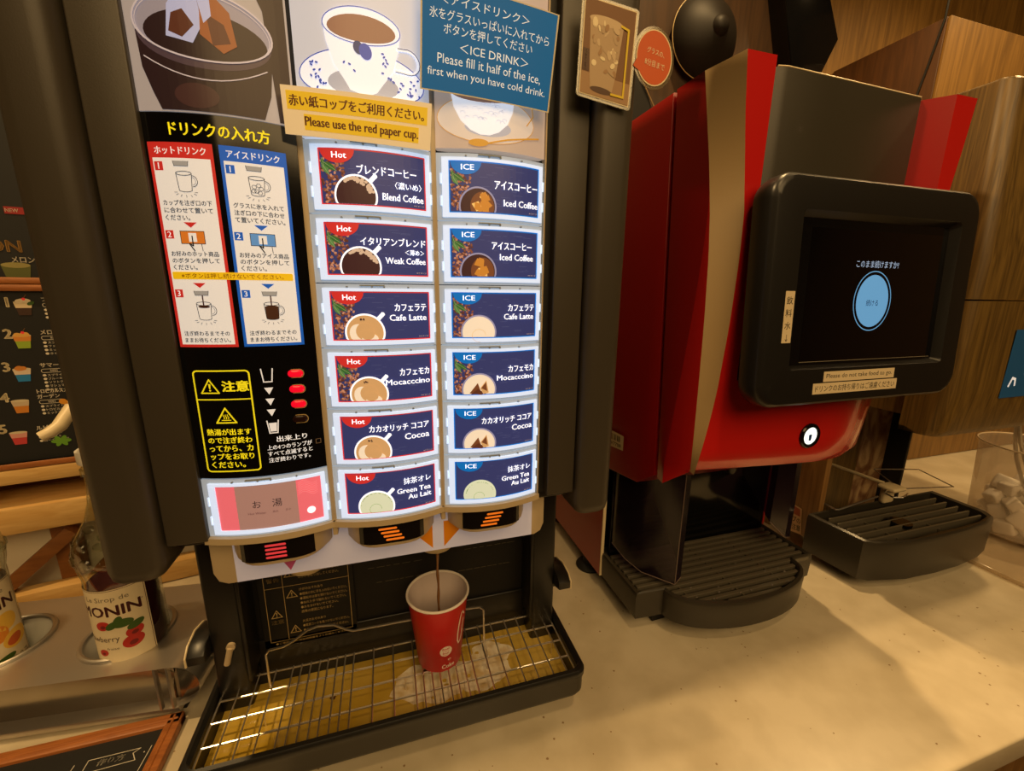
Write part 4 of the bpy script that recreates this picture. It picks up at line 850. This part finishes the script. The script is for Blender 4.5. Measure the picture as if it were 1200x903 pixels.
# ------------------------------------------------------------------ wood-look water dispenser on the right
wd = thing('wooden_water_dispenser', (1.05, .6, 0), 'wood-grain cold drink dispenser with overhanging front beside the red dispenser', 'drink dispenser')
WX0, WX1 = .85, 1.26
def cs_(z, y, r=.02): return [(WX0, .88, z), (WX0, y + r, z)] + [(WX0 + r - r * math.cos(t), y + r - r * math.sin(t), z) for t in (.4, .8, 1.2)] + [(WX0 + r, y, z), (WX1 - r, y, z), (WX1, y + r, z), (WX1, .88, z)]
g = G(); g.loft([cs_(.545, .413), cs_(.60, .413), (cs_(.846, .428)), [(p[0] + (.004 if i < 2 else 0), p[1] + .003, .850) for i, p in enumerate(cs_(.85, .430))]], m_oak); g.build('upper_housing', wd)
def cd(z, y, yb=.474): return [(p[0], min(p[1], yb), z) for p in cs_(z, y)]
g = G(); g.loft([cd(.330, .445), cd(.322, .425), cd(.335, .416), cd(.40, .411), cd(.5425, .413)], m_oak); g.build('front_door', wd)
g = G(); g.box(WX0 + .012, WX1 - .012, .478, .88, .346, .5425, m_oak, .001); g.build('rear_housing', wd)
g = G(); g.prism([(.583, .03), (.583, .34), (.88, .34), (.88, .03)], 'x', WX0 + .005, WX0 + .020, m_oak2, .001); g.build('side_panel', wd)
g = G(); g.prism([(.716, .0), (.716, .34), (.88, .34), (.88, .0)], 'x', WX1 - .03, WX1 - .012, m_oak2, .001); g.build('side_panel', wd)
g = G(); g.box(WX0 + .02, WX1 - .13, .70, .72, .0, .345, m_oak, .001); bpn = g.build('back_panel', wd)
m_marble = mat('mottled_panel', (150, 118, 84), .35); noise_mix(m_marble, (112, 74, 50), (178, 150, 112), (1, 1, .6), 18, .4, .62, 6, 2.0)
g = G(); g.box(WX1 - .13, WX1 - .03, .70, .715, .0, .345, m_marble, .001); g.build('mottled_panel', wd)
g = G(); g.box(WX1 - .034, WX1 - .026, .655, .70, .0, .345, m_blackm, .001); g.build('black_post', wd)
a = PX(935, 605, WX0 + .005)
q = [PX(917, 618, WX0 + .0045), PX(939, 626, WX0 + .0045), PX(940, 596, WX0 + .0045), PX(919, 583, WX0 + .0045)]
def wsf(u, v, h): p = q[0] * (1 - u) * (1 - v) + q[1] * u * (1 - v) + q[2] * u * v + q[3] * (1 - u) * v; return p + Vector((-1, 0, 0)) * (h + .0006)
d = D2(); d.rect(0, 0, 1, 1, 1, ink('sticker_buff', (190, 158, 116))); d.rect(.55, .66, .92, .94, 2, ink('sticker_red', (146, 70, 44))); fit(d, '火気', .08, .46, .80, .2, 2, IK, .0); fit(d, 'コップの', .06, .94, .48, .22, 2, IK, .02); fit(d, '下置注意', .06, .94, .2, .22, 2, IK, .02); d.build('warning_sticker', wd, wsf, None)
d = D2(); d.rect(.965, .385, 1.10, .498, 1, ink('label_blue', (30, 92, 158))); d.ell(1.035, .435, .020, .026, 2, IW); d.ell(1.036, .434, .012, .016, 3, ink('label_grey', (150, 150, 160))); d.line([(.982, .405), (.988, .418), (.996, .416), (.998, .406)], .004, 2, IW); d.build('blue_label', wd, flat((0, .4105, 0), (1, 0, 0), (0, 0, 1)), None)
g = G()
g.box(1.028, 1.060, .568, .582, .100, .142, m_cream, .006); g.box(1.012, 1.052, .545, .58, .139, .148, m_cream, .004)
g.tube([(1.025, .70, .145), (1.035, .58, .145)], .004, m_cream, 8); g.tube([(1.03, .532, .144), (1.008, .527, .141), (.994, .535, .139), (.999, .555, .139), (1.02, .56, .142)], .0015, m_steel, 6); g.build('dispensing_lever', wd)
g = G(); g.tube([(1.035, .552, .145), (1.15, .52, .150), (1.17, .595, .155), (1.065, .622, .157), (1.045, .57, .148)], .0012, m_steel, 6); g.build('wire_guard', wd)
g = G(); g.tube([(.880, .700, .118), (.880, .566, .112), (.886, .564, .112), (1.0, .566, .125)], .002, m_steel, 6); g.build('wire_guard', wd)
t3 = thing('square_drip_tray', (1.02, .53, 0), 'black drip tray with raised slats in front of the wooden dispenser', 'drip tray')
tp = [(.824, .581), (.824, .561), (.833, .478), (.847, .467), (.923, .450), (1.0, .4465), (1.074, .448), (1.149, .456), (1.195, .467), (1.208, .485), (1.212, .581)]
ctr = (1.02, .53)
g = G(); g.loft([rg(insb(tp, .005), .020), rg(insb(tp, .001), .022), rg(insb(tp, 0), .094), rg(insb(tp, .002), .101), rg(insb(tp, .006), .1035), rg(insb(tp, .014), .1015), rg(insb(tp, .017), .070)], m_traygrey); g.build('basin', t3)
g = G(); g.box(.88, 1.13, .50, .575, 0, .0205, m_blackm, .004); g.build('tray_base', t3)
g = G()
for k, y in enumerate((.483, .502, .521, .541, .560)): g.box(.848 + .002 * k, 1.185, y - .002, y + .002, .080, .0985, m_grill, .001, 1)
for x in (.93, 1.05): g.box(x - .002, x + .002, .478, .565, .076, .090, m_grill)
g.lathe([(.019, 0), (.019, .006), (.014, .006)], (.99, .512, .092), m_blackg, 24); g.build('slatted_grille', t3)

# ------------------------------------------------------------------ ice bucket
cb = Vector((1.40, .50, .012)); R0, R1, HB = .090, .101, .205
ib = thing('ice_bucket', cb, 'clear plastic ice bucket beside the drip tray of the wooden dispenser', 'bucket')
g = G(); g.lathe([(.0, .0), (R0 - .01, 0), (R0, .006), (R1, HB), (R1 + .004, HB + .003), (R1 + .004, HB + .006)], cb, m_acryl, 56, close=False); g.build('bucket_wall', ib, recalc=False)
g = G(); g.tube([(cb.x + (R1 + .003) * math.cos(t), cb.y + (R1 + .003) * math.sin(t), cb.z + HB + .004) for t in [2 * PI * k / 56 for k in range(56)]], .0016, mat('acrylic_rim', (226, 206, 176), .15), 8, True); g.build('bucket_rim', ib)
g = G(); pl = rrect(1.152, .33, 1.62, .600, .03, 8); m_tp = clear('tray_plastic', (238, 230, 218), .18, .08, .3, (240, 222, 190))
def rpl(k, z): return [(1.386 + (p[0] - 1.386) * k, .465 + (p[1] - .465) * k, z) for p in pl]
g.loft([rpl(.97, .0005), rpl(.99, .0015), rpl(1.0, .010), rpl(.992, .0108), rpl(.975, .004), rpl(.96, .0025)], m_tp); bt = g.build('clear_plastic_tray', recalc=False); tag(bt, 'clear shallow plastic tray under the ice bucket', 'tray')
m_ice = mat('ice', (252, 248, 240), .2); b_ = m_ice.node_tree.nodes['Principled BSDF']; b_.inputs['Transmission Weight'].default_value = .0
random.seed(11); k_i = 0
for lay in range(4):
    for k in range(8 if lay < 3 else 6):
        a = 2 * PI * (k + .5 * (lay % 2)) / (8 if lay < 3 else 6) + random.uniform(-.2, .2); rr_ = (.060 if lay < 3 else .045) * random.uniform(.9, 1.05); s_ = random.uniform(.016, .021)
        T = Matrix.Translation((cb.x + rr_ * math.cos(a), cb.y + rr_ * math.sin(a), cb.z + .022 + lay * .027)) @ Matrix.Rotation(random.random() * 3, 4, Vector((random.random(), random.random(), random.random() + .1)).normalized())
        g = G(); g.box(-s_, s_, -s_ * .85, s_ * .85, -s_ * .8, s_ * .8, m_ice, s_ * .3, 3, T); o = g.build('ice_cube'); tag(o, 'cloudy rounded ice cube in the clear bucket', 'ice', 'ice cubes heaped in the bucket')
g = G(); m_tong = m_brushed
for dy in (0, .014): g.tube([(1.372, .49 + dy, .125), (1.335, .50 + dy, .195), (1.288, .497 + dy * .6, .245), (1.262, .495 + dy * .3, .285), (1.255, .494, .300)], .0034, m_tong, 8)
tg = g.build('ice_tongs'); tag(tg, 'steel ice tongs sticking up out of the ice bucket', 'tongs')

# ------------------------------------------------------------------ left side: bottles in their steel stand
yaw = math.radians(-6); HT = Matrix.Translation((-.283, .537, 0)) @ Matrix.Rotation(yaw, 4, 'Z')
hs = thing('bottle_stand', (-.38, .62, 0), 'brushed steel counter stand with round holes holding syrup bottles', 'bottle stand')
HZ = .085
holes = [(-.361, .618, .049), (-.512, .640, .050)]
inv = HT.inverted(); hl = [(inv @ Vector((a, b_, 0)), r) for a, b_, r in holes]
# top plate with holes (grid of quads around circular cut-outs), rounded right end
g = G(); bm = bmesh.new(); xa, xb, ya, yb = -.62, .0, 0, .165
tpz = [(xa, ya), (xb, ya), (xb, yb), (xa, yb)]
outer_e = [bm.verts.new((p[0], p[1], HZ)) for p in tpz]; eds = [bm.edges.new((outer_e[i], outer_e[(i + 1) % 4])) for i in range(4)]
for c, r in hl:
    ring = [bm.verts.new((c.x + r * math.cos(2 * PI * k / 40), c.y + r * math.sin(2 * PI * k / 40), HZ)) for k in range(40)]; eds += [bm.edges.new((ring[k], ring[(k + 1) % 40])) for k in range(40)]
bmesh.ops.triangle_fill(bm, edges=eds, use_beauty=True)
g.from_bm(bm, m_brushed, HT)
endp = [(.0 + .030 * math.sin(t), HZ - .030 + .030 * math.cos(t)) for t in [PI * k / 12 for k in range(13)]]
g.add([HT @ Vector((x, y, z)) for x, z in endp for y in (ya, yb)], [[2 * k, 2 * k + 1, 2 * k + 3, 2 * k + 2] for k in range(12)], m_brushed)
g.add([HT @ Vector(p) for p in ((xa, yb, HZ), (xb, yb, HZ), (xb, yb, .022), (xa, yb, .022))], [[0, 1, 2, 3]], m_brushed)
g.build('top_plate', hs, recalc=False)
for c, r in hl:
    g = G(); w = HT @ Vector((c.x, c.y, HZ)); g.tube([(w.x + r * math.cos(t), w.y + r * math.sin(t), HZ + .001) for t in [2 * PI * k / 40 for k in range(40)]], .0032, m_brushed, 8, True); g.build('hole_collar', hs)
    g = G(); g.lathe([(r - .001, .0), (r - .004, -.02), (r - .008, -.045)], w, m_whiteg, 40, close=False); g.build('liner_cup', hs)
g = G(); T = HT; m_mirror = mat('polished_steel', (170, 162, 150), .16, 1)
g.add([T @ Vector(p) for p in ((xa, .006, HZ), (.0, .006, HZ), (-.01, .028, .012), (xa, .028, .012))], [[0, 1, 2, 3]], m_mirror)
g.add([T @ Vector((x, .012 if True else 0, z)) for x, z in endp[:-1]] + [T @ Vector((-.01, .012, .027))], [list(range(13))], m_mirror); g.build('front_panel', hs, recalc=False)
g = G(); g.box(xa, -.004, .010, .036, .004, .0125, m_brushed, .001, 2, T); g.box(xa, -.002, .020, .16, 0, .0045, m_blackm, 0, 2, T)
for x in (-.022, -.008): g.box(x, x + .0025, .004, .0095, .018, HZ - .004, m_brushed, 0, 2, T)
g.build('base_rail', hs)

def bottle(x, y, z, syr, label, rot, art):
    t = thing('syrup_bottle', (x, y, z), label, 'bottle')
    R = .0365; H = .285
    prof = [(0, .004), (R - .006, 0), (R, .004), (R, .130), (R * 1.0, .140), (R * 1.07, .152), (R * 1.12, .169), (R * 1.06, .184), (R * .86, .197), (R * .62, .214), (R * .46, .234), (R * .40, .254), (R * .39, .268), (R * .46, .270), (R * .46, .278), (R * .40, .279), (R * .40, H)]
    g = G(); g.lathe(prof, (x, y, z), m_glass, 40, close=False); g.build('glass', t, recalc=False)
    # facets on the shoulder
    g = G()
    for k in range(12):
        a = 2 * PI * k / 12
        for zz, rr_, s_ in ((.169, R * 1.12, .007), (.188, R * 1.0, .006)):
            c = Vector((x + rr_ * math.cos(a + zz * 20), y + rr_ * math.sin(a + zz * 20), z + zz)); g.lathe([(s_, -.001), (s_ * .7, .0012), (0, .0018)], (0, 0, 0), m_glass, 10, Matrix.Translation(c) @ Vector((math.cos(a + zz * 20), math.sin(a + zz * 20), 0)).to_track_quat('Z', 'Y').to_matrix().to_4x4(), close=False)
    g.build('embossing', t, recalc=False)
    g = G(); lev = .128; g.lathe([(0, .006), (R - .004, .005), (R - .0025, .008), (R - .0025, lev), (0, lev)], (x, y, z), syr, 40, close=False); g.build('syrup', t)
    def bs(u, v, h): r = R + .0004 + h; a = rot + u / R; return Vector((x + r * math.cos(a), y + r * math.sin(a), z + v))
    d = D2(); IL = ink('label_ivory', (228, 212, 178)); ID = ink('label_dark', (72, 22, 24)); IGR = ink('label_grey_text', (112, 100, 84))
    d.rr(-.040, .010, .044, .130, .004, 1, IL); d.line(rrect(-.0385, .0115, .0425, .1285, .003, 4), .0006, 2, ID, True)
    d.text('Le Sirop de', .004, .1165, .0085, .046, 2, IGR, bold=.0); d.text('MONIN', .0035, .1005, .0145, .066, 2, ID, bold=.03); d.text('®', .0385, .105, .002, None, 2, ID, bold=0)
    art(d); d.text('Produit de France', .006, .0235, .0034, .034, 2, IGR, bold=0); d.text('0.7L', .034, .0205, .0062, .014, 2, IGR, bold=0)
    d.build('label', t, bs, .004); return t, R, H
def straw_art(d):
    SR = ink('berry_red', (186, 44, 36)); SD = ink('berry_dark', (120, 22, 22)); GR = ink('leaf_green', (62, 92, 34))
    for (a, b_, r) in ((-.004, .0805, .008), (.023, .052, .011), (.026, .065, .009), (-.010, .041, .006)): d.ell(a, b_, r, r * .8, 3, SR, .3); d.ell(a, b_ - r * .2, r * .4, r * .3, 3.3, SD, .3)
    for (a, b_, r, t) in ((.006, .080, .008, .6), (.016, .081, .011, 0), (.028, .074, .009, .4), (.012, .084, .008, 1.2)): d.ell(a, b_, r, r * .55, 3.5, GR, t)
    d.text('Strawberry', -.012, .060, .0105, .046, 3.8, ink('label_script', (80, 60, 50)), bold=0); d.text('fraise', .002, .047, .0034, .013, 2, MATS['ink_label_script'], bold=0)
def peach_art(d):
    PO = ink('peach_orange', (222, 138, 40)); PY = ink('peach_yellow', (232, 186, 70)); GR = MATS['ink_leaf_green']
    d.ell(.022, .075, .012, .012, 3, PY, .3); d.ell(.010, .062, .012, .012, 3.1, PO); d.ell(.028, .048, .015, .012, 3.2, PY, .4); d.ell(.026, .046, .009, .0065, 3.4, ink('peach_red', (196, 92, 40)), .4); d.ell(.012, .026, .011, .0045, 3.5, GR, .2)
    d.text('Peach', -.018, .050, .0085, .026, 3.8, MATS['ink_label_script'], bold=0)
m_syr_r = mat('red_syrup', (70, 8, 22), .15, coat=.5); m_syr_d = mat('dark_syrup', (34, 26, 30), .15, coat=.5)
V1 = math.atan2(-.60, .346); t, R, H = bottle(-.346, .602, .058, m_syr_r, 'syrup bottle with red berries on its label, partly behind the coffee machine door', V1 - .70, straw_art)
g = G(); x, y, z = -.346, .602, .058
g.lathe([(.0165, .2845), (.0175, .286), (.0175, .301), (.012, .305), (.007, .309), (.007, .342), (.013, .345), (.013, .362), (.006, .365)], (x, y, z), m_whiteg, 28); g.build('pump_collar', t)
a0 = P(47, 512, .565); g = G(); g.tube([Vector((x, y, z + .353)), Vector((x - .010, y - .005, z + .353)), a0 * .6 + Vector((x, y, z + .348)) * .4, a0 + Vector((.006, .004, .003)), a0], [.0075, .0075, .007, .0062, .0056], m_cream, 14); g.build('pump_spout', t)
V2 = math.atan2(-.63, .51); t, R, H = bottle(-.520, .628, .058, m_syr_d, 'dark syrup bottle with yellow peaches on its label in the steel stand', V2 + .05, peach_art)
g = G(); g.lathe([(.0165, .2845), (.0175, .286), (.0175, .303), (.015, .305)], (-.520, .628, .058), m_whiteg, 28); g.build('cap', t)

# chalkboard lying on the counter
cbd = thing('chalkboard_sign', (-.42, .44, 0), 'small wood-framed chalkboard with a white banner lying on the counter', 'sign')
xr_, yt_, xl_, yb_ = -.277, .5415, -.62, .30; fw = .017
g = G()
for (a, b_, c, e) in ((xl_, xr_, yt_ - fw, yt_), (xl_, xr_, yb_, yb_ + fw), (xl_, xl_ + fw, yb_, yt_), (xr_ - fw, xr_, yb_, yt_)):
    g.box(a, b_, c, e, .0005, .013, m_frame, .0025, 2)
    if b_ - a > .1: g.box(a + .004, b_ - .004, c + .006, c + .009, .012, .0145, m_frame, .001, 1)
    else: g.box(a + .006, a + .009, c + .004, e - .004, .012, .0145, m_frame, .001, 1)
g.build('frame', cbd)
g = G(); g.box(xl_ + .01, xr_ - .01, yb_ + .01, yt_ - .01, .001, .009, m_chalk); g.build('board', cbd)
def Zp(px, py, z): d_ = ROT.transposed() @ Vector(((px - 600) / FPX, (py - 451.5) / FPX, 1)); p = CAM + d_ * ((z - CAM.z) / d_.z); return (p.x, p.y)
d = D2(); CHK = ink('chalk', (206, 200, 186)); ZB = .0092
ban = [Zp(*p, ZB) for p in ((95, 906), (104, 891), (165, 876), (156, 882), (158, 890), (100, 906))]; d.line(ban, .0008, 1, CHK)
for p, q2 in (((87, 897), (78, 910)), ((178, 873), (160, 905))): d.line([Zp(*p, ZB), Zp(*q2, ZB)], .0008, 1, CHK)
c = Zp(130, 890, ZB); d.text('作り方', c[0], c[1], .0075, .026, 1, CHK, bold=.03, rot=.0); c = Zp(169, 880.5, ZB); d.ell(c[0], c[1], .0008, .0008, 1, CHK)
d.build('chalk_lettering', cbd, flat((0, 0, ZB), (1, 0, 0), (0, 1, 0)), None)

# ------------------------------------------------------------------ pine rack with menu boards
ya_ = math.radians(10); RT = Matrix.Translation((-.53, .845, 0)) @ Matrix.Rotation(ya_, 4, 'Z')
rk = thing('pine_rack', (-.66, .85, 0), 'pale pine display rack with diagonal braces behind the syrup bottles', 'rack')
L0, L1 = -.75, .17
g = G(); g.box(L0, L1, -.012, .018, .238, .262, m_pine, .002, 2, RT); g.box(L0, L1, -.012, .10, .152, .198, m_pine, .003, 2, RT); g.box(L0, L1, -.010, .02, .002, .040, m_pine, .002, 2, RT); g.build('rail', rk)
g = G(); g.box(L0, L1, .09, .10, .198, .25, m_pine_dark, 0, 2, RT); g.build('back_board', rk)
for x0 in (-.045, -.36):
    g = G(); g.box(x0, x0 + .030, .016, .045, .04, .155, m_pine_dark, .001, 2, RT); g.build('post', rk)
for (x0, z0, x1, z1) in ((-.115, .045, -.012, .135), (-.33, .045, -.43, .135), (-.13, .196, -.095, .245), (.01, .045, .10, .135)):
    g = G(); v = Vector((x1 - x0, 0, z1 - z0)); n_ = Vector((-v.z, 0, v.x)).normalized() * .011
    pts = [Vector((x0, 0, z0)) - n_, Vector((x1, 0, z1)) - n_, Vector((x1, 0, z1)) + n_, Vector((x0, 0, z0)) + n_]
    g.prism([(p.x, p.z) for p in pts], 'y', .0, .022, m_pine_dark, .001, RT); g.build('brace', rk)
g = G(); g.box(L0, L1, .055, .07, .002, .15, mat('white_board', (232, 222, 200), .6), .001, 2, RT); wb = g.build('white_panel', rk)
# menu boards
def board(name, z0, z1, label, lean=.0, fb=.010):
    T = RT @ Matrix.Translation((0, -.002, z0)) @ Matrix.Rotation(-lean, 4, 'X'); h = z1 - z0
    t = thing(name, T @ Vector((-.2, 0, 0)), label, 'menu board'); g = G()
    g.box(L0, L1, -.010, .006, 0, fb, m_frame, .002, 2, T); g.box(L0, L1, -.010, .006, h - fb, h, m_frame, .002, 2, T); g.box(L1 - fb, L1, -.010, .006, fb, h - fb, m_frame, .002, 2, T); g.box(L0, L0 + fb, -.010, .006, fb, h - fb, m_frame, .002, 2, T); g.build('frame', t)
    g = G(); g.box(L0 + .004, L1 - .004, -.004, .004, .004, h - .004, m_chalk, 0, 2, T); g.build('board', t)
    return t, (lambda u, v, hh: T @ Vector((u, -.0044 - hh, v)))
t, bsf = board('lower_menu_board', .263, .552, 'wood-framed black menu board numbering five iced drinks 1 to 5, lower of two')
def BP(px, py):
    """board coordinates of a surveyed point"""
    d_ = ROT.transposed() @ Vector(((px - 600) / FPX, (py - 451.5) / FPX, 1)); o_ = RT.inverted() @ CAM; dd = RT.to_3x3().inverted() @ d_; k = (-.0065 - o_.y) / dd.y; p = o_ + dd * k; return p.x, p.z - .263
d = D2(); MC = ink('menu_cream', (222, 206, 168)); MW = ink('menu_white', (226, 216, 198))
drinks = [((8, 354), (28, 361), ['茶色'], (66, 44, 34), (226, 206, 170), 'ブラック'), ((9, 391), (27, 400), [], (150, 176, 54), (216, 140, 62), 'メロン'), ((7, 430), (27, 439), [], (40, 128, 196), (220, 200, 178), 'サマースカイ'), ((5, 466), (25, 476), [], (206, 130, 46), (200, 180, 150), 'トロピカルスカッシュ'), ((3, 503), (23, 513), [], (196, 64, 66), (214, 150, 140), 'ルビー')]
items = [['スプライト', 'アイス', 'ミント'], ['スプライト', 'ファンタ', 'ミックス', 'ホイップ'], ['スプライト', 'ブルーキュラソー', 'ソフトクリーム', 'マシュマロ', 'ミント'], ['スプライト', 'トロピカルアイランド', 'ミックスフルーツ'], ['スプライト', 'ローズシロップ']]
for k, (pn, pc, _, c1, c2, nm) in enumerate(drinks):
    u, v = BP(*pn); d.text(str(k + 1), u, v, .0140, None, 2, MC, bold=.05); u, v = BP(*pc)
    A_, Bk = ink('drink%d' % k, c1), ink('drinktop%d' % k, c2); s_ = .0092
    d.poly([(u - s_ * .75, v - s_ * 1.15), (u + s_ * .75, v - s_ * 1.15), (u + s_ * .95, v + s_ * .2), (u - s_ * .95, v + s_ * .2)], 2, A_); d.poly([(u - s_ * .95, v + s_ * .05), (u + s_ * .95, v + s_ * .05), (u + s_ * 1.12, v + s_ * 1.0), (u - s_ * 1.12, v + s_ * 1.0)], 2.3, Bk); d.ell(u, v + s_ * 1.0, s_ * 1.12, s_ * .22, 2.5, ink('cuprim', (210, 196, 164)))
    if k in (0, 1, 2):
        T_ = ink('top%d' % k, ((226, 210, 180), (224, 170, 84), (206, 132, 56))[k])
        for q_ in range(5): d.ell(u + random.uniform(-.7, .7) * s_, v + s_ * (1.0 + .25 * random.random()), s_ * .45, s_ * .35, 2.7 + q_ * .1, T_)
        if k < 2: d.ell(u + s_ * .2, v + s_ * 1.5, s_ * .22, s_ * .22, 3.4, IR); d.line([(u + s_ * .2, v + s_ * 1.6), (u + s_ * .6, v + s_ * 2.2)], .0006, 3.4, SB)
        if k == 0: d.ell(u + s_ * .95, v + s_ * .8, s_ * .5, s_ * .28, 3.5, ink('leaf_green', (62, 92, 34)), .5)
    u2 = u + .0215; v2 = v + .0135
    if k == 3: d.text('トロピカルスカッシュ', u2, v2 + .0085, .0068, .052, 2, MW, 'L', .04); d.text('ガーデン', u2 - .001, v2, .0068, .026, 2, MW, 'L', .04)
    else: d.text(nm, u2, v2, .0068, len(nm) * .0072, 2, MW, 'L', .04)
    d.line(rrect(u2, v2 - .0118, u2 + .029, v2 - .0062, .0025, 3), .0006, 2, MW, True); d.text('材料', u2 + .0145, v2 - .009, .0034, .009, 2, MW, bold=.0)
    for j, it in enumerate(items[k]):
        zz = v2 - .0162 - j * .0058; d.ell(u2 + .0025, zz, .0022, .0019, 2, MW, n=10); d.text(it, u2 + .006, zz, .0038, len(it) * .0042, 2, MW, 'L', .0)
u, v = BP(76, 472); 
for q_ in range(5): d.ell(u + random.uniform(-.006, .008), v + random.uniform(-.004, .005), .0048, .0045, 3 + q_ * .1, random.choice((ink('fruit_a', (222, 150, 40)), ink('fruit_b', (196, 72, 30)))))
u, v = BP(72, 516)
for q_ in range(6): d.ell(u + .0065 * math.cos(q_ * 1.05), v + .004 * math.sin(q_ * 1.05), .0058, .0032, 3 + q_ * .1, ink('mint', (104, 156, 44)), q_ * 1.05)
d.build('menu_print', t, bsf, None)
t, bsf2 = board('upper_menu_board', .5525, .98, 'black menu board with gold capital letters and a green drink, upper of two')
d = D2()
def BP2(px, py): u, v = BP(px, py); return u, v + .263 - .5525
u, v = BP2(6, 288); d.text('MELON', u + .0165, v, .0165, .078, 2, ink('menu_gold', (150, 112, 54)), 'R', .03); u, v = BP2(20, 304); d.text('メロンフロート', u - .006, v, .0085, .06, 2, MW, 'L', .02)
u, v = BP2(20, 317); d.poly([(u - .013, v - .010), (u + .013, v - .010), (u + .016, v + .007), (u - .016, v + .007)], 2, ink('melon', (92, 96, 46))); d.ell(u, v + .008, .016, .004, 2.3, ink('melon_top', (150, 140, 84)))
u, v = BP2(9, 246); d.rect(u - .004, v - .005, u + .02, v + .005, 2, ink('tag_red', (150, 34, 34))); d.text('NEW', u + .004, v, .005, .014, 3, MW, bold=.01)
d.build('menu_print', t, bsf2, None)

# ------------------------------------------------------------------ things on the wall behind the red dispenser
ld = thing('wall_speaker', (.91, 1.17, 1.14), 'dark round dome with a central knob on the wall above the red dispenser', 'speaker')
c = P(825, 45, 1.17); ax = Vector((0, -1, .0)).normalized(); T = Matrix.Translation(c) @ ax.to_track_quat('Z', 'Y').to_matrix().to_4x4()
m_dome = mat('dome_brown', (26, 21, 16), .55, spec=.25)
g = G(); g.lathe([(.0, -.02), (.085, -.014), (.105, -.002), (.107, .002), (.103, .010), (.088, .028), (.064, .046), (.040, .058), (.026, .064), (.020, .074), (.010, .080), (0, .081)], (0, 0, 0), m_dome, 56, T, close=False); g.build('dome', ld)
g = G(); g.tube([T @ Vector((.1068 * math.cos(t), .1068 * math.sin(t), .002)) for t in [2 * PI * k / 56 for k in range(56)]], .0014, m_gold, 6, True); g.build('rim', ld)
g = G(); g.tube([c + Vector((0, .03, 0)), Vector((c.x, 1.199, c.z))], .02, m_blackm, 16); g.build('wall_mount', ld)
pA = [P(915, -30, 1.14), P(964, -30, 1.14), P(979, 48, 1.14), P(960, 86, 1.14), P(925, 86, 1.14)]
g = G(); g.prism([(p.x, p.z) for p in pA], 'y', 1.13, 1.199, m_blackg, .004); mb = g.build('hanging_black_case', None); tag(mb, 'glossy black angular case hanging on the wall above the touch screen', 'case')
g = G(); g.tube([PX(1116, -20, 1.448), PX(1108, 20, 1.448), PX(1090, 70, 1.448), PX(1074, 112, 1.448), PX(1069, 140, 1.448)], .0025, m_blackm, 8); o = g.build('wall_cable'); tag(o, 'thin black cable running down the wood wall behind the dispensers', 'cable')
pD = [P(690, -60, 1.19), P(918, -60, 1.19), P(905, 150, 1.19), P(690, 150, 1.19)]
g = G(); g.prism([(p.x, p.z) for p in pD], 'y', 1.188, 1.1995, wood('dark_wall_wood', (52, 34, 16), (66, 44, 22), (9, 9, .7), .5)); g.build('wall_panel', kind='structure')
pB = [P(724, -20, 1.18), P(737, -20, 1.18), P(752, 92, 1.18), P(770, 160, 1.18), P(700, 160, 1.18), P(708, 60, 1.18)]
g = G(); g.prism([(p.x, p.z) for p in pB], 'y', 1.17, 1.199, m_blackm, .002); o = g.build('black_wall_board'); tag(o, 'matt black board on the wall beside the dark round dome', 'board')
g = G(); g.tube([P(750, 88, 1.167), P(766, 124, 1.167), P(774, 150, 1.167)], .0016, mat('pale_cord', (150, 124, 84), .5), 6); o = g.build('pale_cord'); tag(o, 'thin pale cord beside the black wall board', 'cord')
